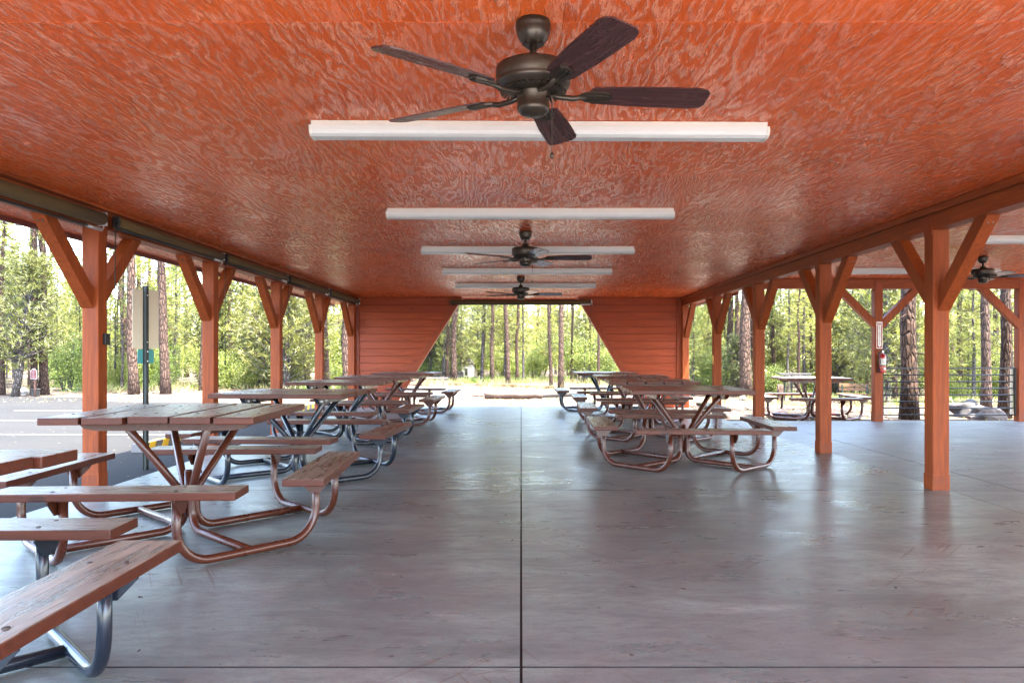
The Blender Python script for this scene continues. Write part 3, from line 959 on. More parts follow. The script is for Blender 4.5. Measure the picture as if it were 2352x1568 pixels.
# railing of the wing
rl = empty('guard_railing', (7.365, 13.2, 0), 0, 'black railing of thin horizontal bars between the two wing posts', 'railing')
z0, z1 = .105, .905
for k in range(8):
    m = MB(); zz = z0 + (z1 - z0) * k / 7
    if k == 7: m.box((0, 0, zz), (2.30, .034, .024), None, .002)
    else: m.tube([(-1.15, 0, zz), (1.15, 0, zz)], .0105, 8)
    m.build('rail_bar', MAT['black'], rl)
for s_ in (-1, 1):
    m = MB(); m.box((s_ * 1.135, 0, (z0 + z1) / 2), (.012, .05, z1 - z0 + .03), None, .002); m.build('end_plate', MAT['black'], rl)
m = MB(); m.box((1.10, .03, .50), (.05, .012, .78), None, .002)
for zz in (.2, .8): m.lathe([(.006, 0), (.006, .004)], (1.10, .02, zz), 8)
m.build('mounting_board', MAT['white'], rl)

# ------------------------------------------------------------------ parking: sign and wheel stops
sp = empty('sign_post', (gx(335, 8.05), 8.05, -.07), R(62), 'dark green sign post with the cream back of a parking sign', 'sign post')
m = MB()
u = [(-.034, 0), (-.025, 0), (-.015, .026), (.015, .026), (.025, 0), (.034, 0), (.034, -.004), (.022, -.004), (.0125, .022), (-.0125, .022), (-.022, -.004), (-.034, -.004)]
m.prism([(a, -b) for a, b in u], -.05, 1.93, None); m.build('post', MAT['upost'], sp)
m = MB(); m.prism(rrect(.305, .62, .03), -.004, -.001, Matrix.Translation((0, 0, 1.58)) @ Matrix(((1, 0, 0, 0), (0, 0, -1, 0), (0, 1, 0, 0), (0, 0, 0, 1))))
m.build('parking_sign', MAT['cream'], sp)
m = MB(); m.prism(rrect(.19, .15, .02), -.004, -.001, Matrix.Translation((0, 0, 1.19)) @ Matrix(((1, 0, 0, 0), (0, 0, -1, 0), (0, 1, 0, 0), (0, 0, 0, 1))))
m.build('small_plate', MAT['teal'], sp)
m = MB()
for zz in (1.83, 1.34, 1.24, 1.14): m.tube([(0, -.004, zz), (0, -.032, zz)], .006, 8)
m.build('sign_bolt', MAT['steel'], sp)

def stop(y, label):
    o = empty('wheel_stop', (-4.74, y, -.066), R(90), label, 'wheel stop', 'striped wheel stops along the shelter')
    prof = [(-.075, 0), (-.06, .10), (.06, .10), (.075, 0)]
    M = Matrix(((0, 0, 1, 0), (1, 0, 0, 0), (0, 1, 0, 0), (0, 0, 0, 1)))
    m = MB(); m.prism(prof, -.9, .9, M); m.build('stop_body', MAT['kerbconc'], o)
    m = MB()
    big = [(-.0775, .004), (-.062, .1025), (.062, .1025), (.0775, .004)]
    for k in range(5):
        x0 = -.80 + k * .36
        sh_ = Matrix(((1, 0, 0, 0), (0, 1, 0, 0), (0, 0, 1, 0), (0, 0, 0, 1)))
        n = len(big)
        vs = []
        for (yy, zz) in big: vs.append((x0 + zz * 1.0 - yy * .35, yy, zz))
        for (yy, zz) in big: vs.append((x0 + .17 + zz * 1.0 - yy * .35, yy, zz))
        m.add(vs, [(0, 1, 2, 3), (7, 6, 5, 4)] + [(i, (i + 1) % n, n + (i + 1) % n, n + i) for i in range(n)])
    m.build('yellow_stripe', MAT['yellow'], o)
    return o
stop(10.35, 'concrete wheel stop with yellow stripes, seen between the struts of the nearest brown table')
stop(13.55, 'concrete wheel stop with yellow stripes, seen at the right corner of the nearest brown table')
stop(16.75, 'concrete wheel stop with yellow stripes, farthest along the kerb behind the third table')

# ------------------------------------------------------------------ vegetation
RG = np.random.default_rng(5)
def np_mesh(name, V, Fs, mat):
    me = bpy.data.meshes.new(name)
    nv, nf, k = len(V), len(Fs), Fs.shape[1]
    me.vertices.add(nv); me.vertices.foreach_set('co', V.astype(np.float32).ravel())
    me.loops.add(nf * k); me.loops.foreach_set('vertex_index', Fs.astype(np.int32).ravel())
    me.polygons.add(nf)
    me.polygons.foreach_set('loop_start', np.arange(0, nf * k, k, dtype=np.int32))
    me.polygons.foreach_set('loop_total', np.full(nf, k, dtype=np.int32))
    me.materials.append(mat)
    me.update(); me.validate()
    return me

def unit(a):
    return a / np.maximum(1e-6, np.linalg.norm(a, axis=-1, keepdims=True))

def needles(C, D, n, length, width):
    """tufts of n blades at the points C, spraying round the directions D"""
    m = len(C)
    d = unit(D[:, None, :] * .75 + RG.normal(size=(m, n, 3)) * .62)
    L = length * RG.uniform(.65, 1.15, size=(m, n, 1))
    side = unit(np.cross(d, RG.normal(size=(m, n, 3))))
    base = C[:, None, :] + RG.normal(size=(m, n, 3)) * length * .12
    a = base - side * width * .5; b = base + side * width * .5
    t = base + d * L
    t[..., 2] -= .02
    V = np.stack([a, b, t], axis=2).reshape(-1, 3)
    return V, np.arange(len(V)).reshape(-1, 3)

def leaves(C, size):
    m = len(C)
    nrm = unit(RG.normal(size=(m, 3)) + np.array([0, 0, .7]))
    u = unit(np.cross(nrm, RG.normal(size=(m, 3)))); w = np.cross(nrm, u)
    s = size * RG.uniform(.6, 1.25, size=(m, 1))
    V = np.stack([C - u * s, C - w * s * .55 + u * s * .1, C + u * s, C + w * s * .55 + u * s * .1], axis=1).reshape(-1, 3)
    return V, np.arange(len(V)).reshape(-1, 4)

def wob(seed, z, amp):
    return Vector((mnoise.noise(Vector((seed * 3.1, 0, z * .35))), mnoise.noise(Vector((0, seed * 5.7, z * .35))), 0)) * amp

def pine_variant(seed, h, r0, cb, spread, nl, per=9, tn=11, tl=.19, tw=.016, stubs=0, bias=0.75, bare=1.0):
    """trunk mesh with limbs and a needle mesh"""
    rnd = random.Random(seed)
    mb = MB()
    zs = rng(-.3, h, 16)
    path = [wob(seed, z, .012 * h) * smooth(0, 3, z) + Vector((0, 0, z)) for z in zs]
    rad = [r0 * (1.0 + .55 * max(0, .35 - z) ** 1.0) * (1 - .86 * max(0, z) / h) for z in zs]
    mb.tube(path, rad, 11)
    C, D = [], []
    def at(z):
        q = (z + .3) / (h + .3) * 16; i = min(15, int(q)); f = q - i
        return path[i] * (1 - f) + path[i + 1] * f
    def limb(z, L, az, elev, rr, tufted=True):
        p = at(z)
        d = Vector((math.cos(az), math.sin(az), 0))
        pts = []
        sway = rnd.uniform(-.5, .5)
        for k in range(6):
            q = k / 5
            a2 = az + sway * q
            d2 = Vector((math.cos(a2), math.sin(a2), 0))
            pts.append(p + d2 * (L * q) + Vector((0, 0, L * (elev * q - .22 * math.sin(q * math.pi) * .6 + .20 * q * q))))
        mb.tube(pts, [rr * (1 - .8 * k / 5) for k in range(6)], 5, caps=False)
        if not tufted: return
        for k in range(per):
            q = .28 + .72 * (k + rnd.random()) / per
            i = min(4, int(q * 5)); f = q * 5 - i
            b = pts[i] * (1 - f) + pts[min(5, i + 1)] * f
            off = Vector((rnd.gauss(0, 1), rnd.gauss(0, 1), rnd.gauss(.25, .55)))
            off.normalize(); off *= L * .24 * (1.15 - q * .5) * rnd.uniform(.4, 1.2)
            e = b + off
            if rnd.random() < .5: mb.tube([b, (b + e) / 2 + Vector((0, 0, .01)), e], [rr * .28, rr * .2, rr * .1], 3, caps=False)
            C.append(e); D.append((off.normalized() + Vector((0, 0, .5))).normalized())
        C.append(pts[-1]); D.append((pts[-1] - pts[-2]).normalized())
    for k in range(nl):
        t = (k + rnd.random()) / nl
        t = t ** bias
        z = cb + (h * .985 - cb) * t
        L = spread * ((1 - t) ** .72) * rnd.uniform(.6, 1.1) + .18
        if t < .12: L *= rnd.uniform(.5, 1.0)
        limb(z, L, k * 2.39996 + rnd.uniform(-.5, .5), rnd.uniform(-.15, .35) + .35 * t, max(.008, r0 * .22 * (1 - .6 * t)))
    for k in range(stubs):
        z = rnd.uniform(1.2, max(1.5, cb + 1))
        limb(z, rnd.uniform(.25, 1.1), rnd.uniform(0, 6.28), rnd.uniform(-.4, .2), .016, False)
    C.append(path[-1]); D.append(Vector((0, 0, 1)))
    Cn = np.array([tuple(c) for c in C]); Dn = np.array([tuple(d) for d in D])
    V, Fx = needles(Cn, Dn, tn, tl, tw)
    return mb, (V, Fx)

def bush_variant(seed, h, rad, nst, nleaf, size, base=.25):
    rnd = random.Random(seed)
    mb = MB(); cl = []
    for k in range(nst):
        az = k * 2.4 + rnd.uniform(-.4, .4)
        ln = rnd.uniform(.15, .5) * rad
        top = Vector((math.cos(az) * ln * 1.5, math.sin(az) * ln * 1.5, h * rnd.uniform(.6, .95)))
        b = Vector((math.cos(az) * .12 * rad, math.sin(az) * .12 * rad, -.1))
        pts = [b.lerp(top, q) + Vector((rnd.gauss(0, .03), rnd.gauss(0, .03), 0)) for q in (0, .25, .5, .75, 1)]
        r = .018 * h / 2.5 + .006
        mb.tube(pts, [r, r * .8, r * .6, r * .4, r * .2], 5, caps=False)
        for q in range(9):
            f = rnd.uniform(.2, 1); i = min(3, int(f * 4)); p = pts[i].lerp(pts[i + 1], f * 4 - i)
            o = Vector((rnd.gauss(0, 1), rnd.gauss(0, 1), rnd.gauss(.1, .6))) * rad * .34
            e = p + o; e.z = max(base * h * rnd.uniform(.2, 1.1), e.z)
            mb.tube([p, (p + e) / 2 + Vector((0, 0, .04)), e], [r * .35, r * .25, r * .12], 4, caps=False)
            cl.append(e)
    cl = np.array([tuple(c) for c in cl])
    per = max(1, nleaf // len(cl))
    C = np.repeat(cl, per, axis=0) + RG.normal(size=(len(cl) * per, 3)) * np.array([1, 1, .7]) * rad * .17
    C[:, 2] = np.maximum(.03, C[:, 2])
    return mb, leaves(C, size)

def juniper_variant(seed, h, rad, r0, base=.3):
    rnd = random.Random(seed)
    mb = MB()
    p0 = [Vector((0, 0, -.2)), Vector((.05, .02, h * .2)), Vector((-.03, .06, h * .45)), Vector((.06, -.03, h * .75)), Vector((0, 0, h * .97))]
    mb.tube(p0, [r0 * 1.2, r0, r0 * .75, r0 * .4, r0 * .1], 9)
    C, D = [], []
    for k in range(130):
        t = rnd.random() ** .9
        z = h * (base + (1 - base) * t)
        prof = math.sin(min(1, .22 + t * .95) * math.pi * .93) ** .6
        L = rad * prof * rnd.uniform(.55, 1.05)
        az = k * 2.39996
        d = Vector((math.cos(az), math.sin(az), 0))
        a = Vector((0, 0, z - L * .3)); e = Vector((0, 0, z)) + d * L + Vector((0, 0, L * .25))
        mb.tube([a, a.lerp(e, .5) + Vector((0, 0, -.04)), e], [r0 * .2, r0 * .12, .005], 4, caps=False)
        for q in range(10):
            f = rnd.uniform(.35, 1.05)
            c = a.lerp(e, f) + Vector((rnd.gauss(0, .13), rnd.gauss(0, .13), rnd.gauss(.02, .12))) * (rad / 1.2)
            C.append(c); D.append((d + Vector((0, 0, .9))).normalized())
    V, Fx = needles(np.array([tuple(c) for c in C]), np.array([tuple(d) for d in D]), 10, .15, .024)
    return mb, (V, Fx)

def finish(pair, bm, lm, tn, cn):
    mb, (V, Fx) = pair
    return mb.mesh(tn, bm), np_mesh(cn, V, Fx, lm)

LIB = {'tall': [], 'young': [], 'oak': [], 'juniper': [], 'sapling': []}
for k in range(4):
    LIB['tall'].append(finish(pine_variant(10 + k, 15.5, .15, (5.2, 6.0, 4.6, 5.5)[k], 2.3, 46, 13, 13, .24, .020, 16, .9), MAT['bark'], MAT['needles'], 'trunk', 'crown'))
for k in range(6):
    LIB['young'].append(finish(pine_variant(30 + k, (6.5, 8.5, 7.4, 9.5, 5.6, 8.0)[k], .085, (.9, 2.0, 1.2, 2.6, .7, 1.6)[k], (1.5, 1.7, 1.9, 1.8, 1.35, 2.0)[k], 62, 11, 12, .19, .017, 5, .95), MAT['bark_grey'], MAT['needles'], 'trunk', 'crown'))
for k in range(4):
    LIB['oak'].append(finish(bush_variant(50 + k, (2.6, 3.4, 2.0, 4.2)[k], (1.25, 1.5, 1.2, 1.7)[k], (9, 10, 9, 11)[k], (5200, 6500, 4600, 7500)[k], .05), MAT['bark_grey'], MAT['oak'], 'stems', 'foliage'))
for k in range(3):
    LIB['juniper'].append(finish(juniper_variant(60 + k, (4.2, 5.2, 3.2)[k], (1.45, 1.5, 1.3)[k], .10, (.22, .12, .08)[k]), MAT['bark_grey'], MAT['juniper'], 'trunk', 'crown'))

def plant(kind, var, x, y, s, rz, label, group=None, lean=0.0, sz=None, name=None, cat=None, z=None, leanY=0.0):
    tn, cn = LIB[kind][var % len(LIB[kind])]
    names = {'tall': ('pine_tree', 'trunk', 'crown', 'tree'), 'young': ('young_pine', 'trunk', 'crown', 'tree'),
             'oak': ('oak_shrub', 'stems', 'foliage', 'shrub'), 'juniper': ('juniper_tree', 'trunk', 'crown', 'tree')}[kind]
    o = empty(name or names[0], (x, y, gz(x, y) if z is None else z), 0, label, cat or names[3], group)
    o.rotation_mode = 'YXZ' if False else 'XYZ'
    o.rotation_euler = Euler((leanY, lean, rz))
    o.scale = (s, s, sz or s)
    for me, nm in ((tn, names[1]), (cn, names[2])):
        c = bpy.data.objects.new(nm, me); col.objects.link(c); c.parent = o
    return o

# trunks one can tell apart: base px, base py, radius, lean (deg to the right), variant, label
hero = [
    (79, 907, .105, 0.0, 0, 'slim pine trunk behind the maroon sign'),
    (101, 906, .13, -1.5, 1, 'pine trunk just right of the maroon sign'),
    (6, 907, .075, 0.0, 2, 'thin dark pine trunk at the extreme left edge of the photo'),
    (308, 906, .15, -1.0, 3, 'pinkish pine trunk directly behind the green sign post'),
    (381, 905, .145, 1.6, 0, 'stout dark barked pine between the first and second left posts'),
    (280, 893, .13, .5, 1, 'dark pine trunk rising behind the shrubs left of the cream sign'),
    (462, 897, .08, 1.0, 2, 'slim grey pine hugging the left side of the second left post'),
    (524, 889, .08, -.6, 3, 'thin pine trunk right of the second left post'),
    (556, 886, .065, 0.6, 0, 'very thin pine trunk midway between the second and third left posts'),
    (664, 884, .11, .4, 1, 'pine trunk between the third and fourth left posts'),
    (704, 888, .12, .7, 2, 'pine trunk with bare upper stem left of the fourth left post'),
    (797, 899, .16, 1.4, 3, 'thick pine trunk beside the last left post and the leaning wall'),
    (1027, 877, .10, -1.5, 0, 'grey trunk at the left of the back opening, half of a close pair'),
    (1042, 879, .17, 5.0, 1, 'stout grey pine leaning right at the left of the back opening'),
    (1107, 877, .10, 2.0, 2, 'rough barked pine right of the pale far hut'),
    (1131, 878, .11, 1.0, 3, 'pine with a light barked stem in the left half of the back opening'),
    (1167, 880, .13, 2.2, 0, 'straight pine near the middle of the back opening, leaning slightly right'),
    (1188, 878, .10, 0.0, 1, 'pine with a forked dark trunk at the middle of the back opening'),
    (1266, 886, .085, 1.6, 2, 'narrow pine close to the left of the reddish straight pine'),
    (1288, 891, .13, -.2, 3, 'straight reddish pine standing in front of the timber edging'),
    (1312, 879, .075, 1.0, 0, 'thin far pine right of the reddish straight pine'),
    (1356, 880, .075, -1.0, 1, 'thin dark pine near the right edge of the back opening'),
    (1374, 884, .085, .6, 2, 'slim pine trunk at the foot of the right leaning wall'),
    (1713, 914, .29, 0.3, 3, 'big red barked pine between the third and fourth right posts'),
    (1676, 903, .19, 0.2, 0, 'grey pine trunk right beside the fourth right post'),
    (1690, 907, .15, 0.4, 1, 'bluish grey pine trunk touching the left of the big red barked pine'),
    (1729, 905, .14, -.3, 2, 'flaky pale barked pine touching the right of the big red barked pine'),
    (1638, 890, .08, .2, 3, 'thin pine trunk behind the fourth right post'),
    (1917, 902, .14, -.6, 0, 'pine trunk just right of the second right post, beyond the wing'),
    (2089, 962, .155, -1.6, 1, 'dark pine trunk right behind the wing railing, leaning left'),
    (2265, 940, .11, -.4, 2, 'pine trunk behind the right half of the wing railing'),
    (2307, 960, .11, -.3, 3, 'reddish pine trunk beside the last wing post at the right edge'),
    (2187, 925, .10, .3, 0, 'grey trunk seen just right of the nearest right post'),
]
for i, (px, py, rad, lean, var, lab) in enumerate(hero):
    x, y, z = ground_at(px, py)
    if 1000 < px < 1400: rad *= .82
    f = rad / .15
    plant('tall', var, x, y, f, random.uniform(0, 6.28), lab, 'ponderosa pines one can tell apart', R(lean), sz=max(.62, f ** .45), z=z)

x, y, z = ground_at(34, 911)
plant('juniper', 0, x, y, 1.0, 1.0, 'dark juniper with a bent bare trunk left of the maroon sign', None, R(7), z=z)

# fill of the forest, three stretches
def scatter(kind, n, fx, fy, smin, smax, label, group, vars_=None, mind=1.1):
    pts = []; tries = 0
    while len(pts) < n and tries < n * 60:
        tries += 1
        y = fy(random.random()); x = fx(random.random(), y)
        if any((x - a) ** 2 + (y - b) ** 2 < mind * mind for a, b in pts): continue
        if -4.3 < x < 12.5 and y < 17.5: continue
        pts.append((x, y))
        v = random.choice(vars_) if vars_ else random.randrange(6)
        plant(kind, v, x, y, random.uniform(smin, smax), random.uniform(0, 6.28), label, group, R(random.uniform(-2, 2)))
L_ = lambda a, b: (lambda u, y: gx(a + (b - a) * u, y))
rr = lambda a, b: (lambda u: a + (b - a) * u)
scatter('oak', 17, L_(110, 830), rr(25.6, 33), .4, .8, 'leafy green oak shrub in the thicket beyond the parking lot', 'oak shrubs beyond the parking lot', mind=.9)
scatter('young', 40, L_(-60, 830), rr(26.5, 44), .5, .95, 'yellow green young pine in the forest beyond the parking lot', 'young pines beyond the parking lot', mind=1.5)
scatter('juniper', 10, L_(-40, 830), rr(26, 38), .8, 1.3, 'dense juniper in the forest beyond the parking lot', 'junipers beyond the parking lot', mind=1.5)
scatter('tall', 14, L_(-60, 830), rr(25.5, 42), .45, .85, 'distant pine trunk in the forest beyond the parking lot', 'tall pines beyond the parking lot', mind=2)
scatter('oak', 16, L_(930, 1500), rr(34, 44), .35, .7, 'leafy green oak shrub in the thicket beyond the back opening', 'oak shrubs beyond the back opening', mind=.9)
scatter('young', 30, L_(900, 1510), rr(34, 50), .65, 1.1, 'yellow green young pine in the forest beyond the back opening', 'young pines beyond the back opening', mind=1.5)
scatter('juniper', 9, L_(920, 1500), rr(34, 46), .8, 1.2, 'dense juniper in the forest beyond the back opening', 'junipers beyond the back opening', mind=1.8)
scatter('tall', 4, L_(900, 1510), rr(32, 50), .4, .75, 'distant pine trunk in the forest beyond the back opening', 'tall pines beyond the back opening', mind=2)
scatter('oak', 15, L_(1560, 2030), rr(37.5, 46), .45, .8, 'leafy green oak shrub in the thicket beyond the outdoor picnic table', 'oak shrubs beyond the outdoor table', mind=.9)
scatter('young', 24, L_(1560, 2030), rr(38, 54), .8, 1.25, 'yellow green young pine in the forest beyond the outdoor picnic table', 'young pines beyond the outdoor table', mind=1.5)
scatter('juniper', 9, L_(1580, 2020), rr(38, 52), .9, 1.4, 'dense juniper in the forest beyond the outdoor picnic table', 'junipers beyond the outdoor table', mind=1.6)
scatter('tall', 12, L_(1560, 2030), rr(37, 52), .5, .9, 'distant pine trunk in the forest beyond the outdoor picnic table', 'tall pines beyond the outdoor table', mind=2)
scatter('oak', 14, L_(2020, 2480), rr(24, 34), .4, .75, 'leafy green oak shrub in the thicket beyond the wing railing', 'oak shrubs beyond the railing', mind=.9)
scatter('young', 22, L_(2020, 2500), rr(23, 40), .7, 1.1, 'yellow green young pine in the forest beyond the wing railing', 'young pines beyond the railing', mind=1.5)
scatter('juniper', 5, L_(2030, 2480), rr(26, 38), .8, 1.2, 'dense juniper in the forest beyond the wing railing', 'junipers beyond the railing', mind=1.6)
scatter('tall', 8, L_(2030, 2480), rr(23, 40), .45, .85, 'distant pine trunk in the forest beyond the wing railing', 'tall pines beyond the railing', mind=2)

# the far wood that closes the view: one mass
C = []; tr = MB()
for k in range(300):
    az = random.uniform(-60, 60); d = random.uniform(54, 84)
    x, y = d * math.sin(R(az)), d * math.cos(R(az))
    h = random.uniform(3.0, 7); w = random.uniform(1.6, 2.8)
    n = 95
    t = RG.random(n) ** .8
    rad = w * (1 - t) ** .6 * np.sqrt(RG.random(n)) + .1
    a = RG.random(n) * 6.283
    C.append(np.stack([x + rad * np.cos(a), y + rad * np.sin(a), -.5 + h * (.06 + .94 * t)], axis=1))
    if k % 2 == 0: tr.tube([(x, y, -1), (x, y, h * .9)], [.14, .05], 5, caps=False)
C = np.concatenate(C)
V, Fx = needles(C, np.tile(np.array([[0, 0, 1.0]]), (len(C), 1)), 7, .62, .11)
fw_ = bpy.data.objects.new('distant_forest', np_mesh('distant_forest', V, Fx, MAT['needles'])); col.objects.link(fw_)
tag(fw_, 'hazy far wood closing the view behind the nearer trees', 'forest', None, 'stuff')
fo = tr.build('far_trunks', MAT['bark_grey'], fw_)

# grass and litter
def grass(name, spots, n, h, w, mat, label, spread):
    C = []
    for (x, y, z) in spots:
        C.append(np.array([x, y, z]) + RG.normal(size=(n, 3)) * np.array([spread, spread, 0]))
    C = np.concatenate(C)
    V, Fx = needles(C, np.tile(np.array([[0, 0, 1.0]]), (len(C), 1)), 6, h, w)
    o = bpy.data.objects.new(name, np_mesh(name, V, Fx, mat)); col.objects.link(o)
    return tag(o, label, 'grass', None, 'stuff')
spots = []
for k in range(170):
    px = random.choice([random.uniform(-20, 820), random.uniform(940, 1480), random.uniform(1600, 2400)])
    Y = random.uniform(24, 36) if px < 1500 else (random.uniform(30, 40) if px < 2010 else random.uniform(19, 30))
    x = gx(px, Y); spots.append((x, Y, gz(x, Y)))
grass('dry_grass', spots, 16, .34, .014, MAT['drygrass'], 'pale dry grass tufts at the feet of the trees', .28)
sp2 = []
for k in range(80):
    px = random.choice([random.uniform(110, 820), random.uniform(1040, 1480), random.uniform(1740, 2400)])
    Y = random.uniform(25.5, 33) if px < 1500 else (random.uniform(36, 42) if px < 2010 else random.uniform(21, 29))
    if 900 < px < 1500: Y = random.uniform(33, 40)
    x = gx(px, Y); sp2.append((x, Y, gz(x, Y)))
grass('green_undergrowth', sp2, 26, .34, .03, MAT['oak'], 'low green undergrowth along the forest edge', .38)
# fallen leaves on the floor of the wing and on the ground
lc = []
for k in range(150):
    x, y = random.uniform(3.7, 9.5), random.uniform(6.0, 13.1)
    lc.append((x, y, .004))
for k in range(50):
    lc.append((random.uniform(-3.3, 3.3), random.uniform(2.5, 14), .009))
lc = np.array(lc)
V, Fx = leaves(lc, .022)
V[:, 2] = .004 + np.abs(V[:, 2] - .004) * .35
lo = bpy.data.objects.new('fallen_leaves', np_mesh('fallen_leaves', V, Fx, MAT['rust'])); col.objects.link(lo)
tag(lo, 'dry dark leaf scraps scattered on the concrete', 'leaf litter', None, 'stuff')
n = 9000
ex_ = np.stack([RG.uniform(-14, 16, n), RG.uniform(13.4, 30, n)], axis=1)
keep = ~((ex_[:, 0] > -3.7) & (ex_[:, 0] < 3.7) & (ex_[:, 1] < 17.1)) & ~((ex_[:, 0] < -3.5) & (ex_[:, 1] < 19.4))
ex_ = ex_[keep]
lz = np.array([gz(a, b) + .012 for a, b in ex_])
V, Fx = leaves(np.column_stack([ex_, lz]), .035)
lo = bpy.data.objects.new('leaf_litter', np_mesh('leaf_litter', V, Fx, MAT['drygrass'])); col.objects.link(lo)
tag(lo, 'tan dead leaves and bark flakes strewn on the dirt', 'leaf litter', None, 'stuff')

# ------------------------------------------------------------------ things on the grounds
def rock(name, x, y, z, sx, sy, sz, seed, mat, label, cat='boulder'):
    bm = bmesh.new(); bmesh.ops.create_icosphere(bm, subdivisions=4, radius=1)
    for v in bm.verts:
        p = v.co
        k = 1 + .5 * mnoise.noise(p * 1.3 + Vector((seed, 0, 0))) + .12 * mnoise.noise(p * 3.7 + Vector((0, seed, 0)))
        q = p * k
        q.z = max(q.z, -.45)
        v.co = Vector((q.x * sx, q.y * sy, (q.z + .35) * sz))
    me = bpy.data.meshes.new(name); bm.to_mesh(me); bm.free()
    for p in me.polygons: p.use_smooth = len(me.polygons) > 10
    me.materials.append(mat)
    o = bpy.data.objects.new(name, me); col.objects.link(o); o.location = (x, y, z)
    return tag(o, label, cat)
x, y, z = ground_at(2225, 957)
rock('boulder', x, y, z, .32, .26, .24, 3, MAT['rockdark'], 'grey boulder behind the right half of the wing railing')
x, y, z = ground_at(2262, 962)
rock('boulder', x, y, z, .30, .25, .18, 9, MAT['rock'], 'pale sunlit boulder right of the grey one behind the railing')
x, y, z = ground_at(1666, 960)
rock('boulder', x, y, z, .13, .11, .12, 5, MAT['rock'], 'small sunlit stone on the ground beside the fourth right post')
x, y, z = ground_at(1768, 912)
rock('boulder', x, y, z, .16, .14, .16, 7, MAT['rock'], 'pinkish stone left of the tree stump')
x, y, z = ground_at(1706, 920)
rock('boulder', x, y, z, .17, .13, .18, 11, MAT['rockdark'], 'dark grey stone at the foot of the big red barked pine')
x, y, z = ground_at(1938, 962)
rock('boulder', x, y, z, .07, .06, .07, 13, MAT['rock'], 'fist sized pale stone by the foot of the outdoor table')

x, y, z = ground_at(51, 910)
o = empty('stone_pedestal', (x, y, z), 0, 'low stone drum with a pale domed cap at the edge of the lot', 'stone drum')
m = MB(); m.lathe([(.13, 0), (.14, .06), (.13, .14)], seg=18); m.build('drum', MAT['stone'], o)
m = MB(); m.lathe([(.17, .14), (.165, .17), (.12, .235), (.05, .265), (.0, .27)], seg=18); m.build('domed_cap', MAT['signwhite'], o)
x, y, z = ground_at(96, 909)
o = empty('metal_bin', (x, y - .3, z), 0, 'small grey metal bin at the foot of the trunk right of the maroon sign', 'bin')
m = MB(); m.box((0, 0, .10), (.17, .16, .20), None, .01); m.build('bin_body', MAT['greywood'], o)
m = MB(); m.box((0, 0, .215), (.20, .19, .025), None, .008); m.build('bin_lid', MAT['rockdark'], o)

# maroon sign on a post in front of the trunk
x, y, z = ground_at(78, 911)
sgn = empty('notice_sign', (x, y, z), R(-18), 'maroon notice sign with an arched top and white border', 'sign')
k_ = y / F
zc = CAMZ - (858 - VY) * k_ - z
W, H = 19 * k_, 24 * k_
def tomb(w, h):
    return [(-w / 2, -h / 2), (w / 2, -h / 2), (w / 2, h * .30), (w * .36, h * .34), (w * .2, h * .46), (w * .08, h * .5), (-w * .08, h * .5), (-w * .2, h * .46), (-w * .36, h * .34), (-w / 2, h * .30)]
Ms = Matrix.Translation((0, 0, zc)) @ Mf
m = MB(); m.prism(tomb(W, H), 0, .012, Ms); m.build('sign_border', MAT['signborder'], sgn)
m = MB(); m.prism(tomb(W * .86, H * .88), .0125, .016, Ms); m.build('sign_face', MAT['maroon'], sgn)
m = MB()
for q, (yy, ww, hh) in enumerate(((.19, .62, .075), (.06, .40, .04), (-.04, .32, .04), (-.14, .26, .04), (-.24, .50, .04), (-.34, .36, .04))):
    a_ = -ww / 2
    while a_ < ww / 2 - .02:
        wl = random.uniform(.03, .06)
        m.box(Ms @ Vector((W * min(a_ + wl / 2, ww / 2), H * yy, .0175)), (W * wl * .7, .002, H * hh * .7))
        a_ += wl + .02
m.box(Ms @ Vector((0, H * .36, .0175)), (W * .1, .002, H * .09))
m.build('lettering', MAT['signborder'], sgn)
m = MB(); m.tube([(0, .03, -.1), (0, .03, zc + .05)], .022, 8); m.build('sign_stake', MAT['rust'], sgn)

# logs and timbers beyond the back opening
x, y, z = ground_at(1180, 916)
lg = empty('fallen_log', (x, y, z), R(2), 'pale barkless log lying on the ground beyond the back opening', 'log')
m = MB()
pts = [(-.80 + .2 * k, .015 * math.sin(k * 1.3), .125 + .01 * math.sin(k * 2.1)) for k in range(9)]
m.tube(pts, [.118, .122, .128, .12, .124, .118, .121, .112, .108], 16); m.build('log_body', MAT['log'], lg)
m = MB(); m.lathe([(.10, 0), (.10, .004)], seg=16)
e = m.build('cut_end', MAT['greywood'], lg); e.location = (-.803, 0, .13); e.rotation_euler = (0, R(-90), 0)
x, y, z = ground_at(1285, 914)
m = MB(); m.tube([(-.62, -.05, .07), (-.3, 0, .11), (.1, .02, .13), (.6, .1, .15)], [.05, .09, .11, .12], 12)
tag(m.build('fallen_log', MAT['loggrey'], None, (x, y, z), (0, 0, R(14))), 'dark grey tapering log touching the right end of the pale log', 'log')

def timber(p0, p1, h, w, mat, label, name='landscape_timber', cat='timber', lift=0.0):
    a_ = Vector(ground_at(*p0)); b_ = Vector(ground_at(*p1))
    c_ = (a_ + b_) / 2
    m = MB(); L = (b_ - a_).length
    m.box((0, 0, h / 2 - .01), (L, w, h), None, .01)
    for k in (-.42, .42): m.lathe([(.012, h - .01), (.012, h - .004)], (k * L, 0, 0), 8, 1)
    o = m.build(name, [mat, MAT['rust']], None, c_ + Vector((0, 0, lift)), (0, 0, math.atan2(b_.y - a_.y, b_.x - a_.x)))
    return tag(o, label, cat)
timber((1098, 886), (1275, 893), .11, .12, MAT['timber'], 'long yellowish edging timber in front of the forest in the back opening')
timber((1294, 894), (1440, 899), .11, .12, MAT['timber'], 'yellowish edging timber continuing right of the straight reddish pine')
timber((1054, 907), (1112, 911), .05, .09, MAT['rust'], 'flat rust brown timber on the ground left of the pale log')
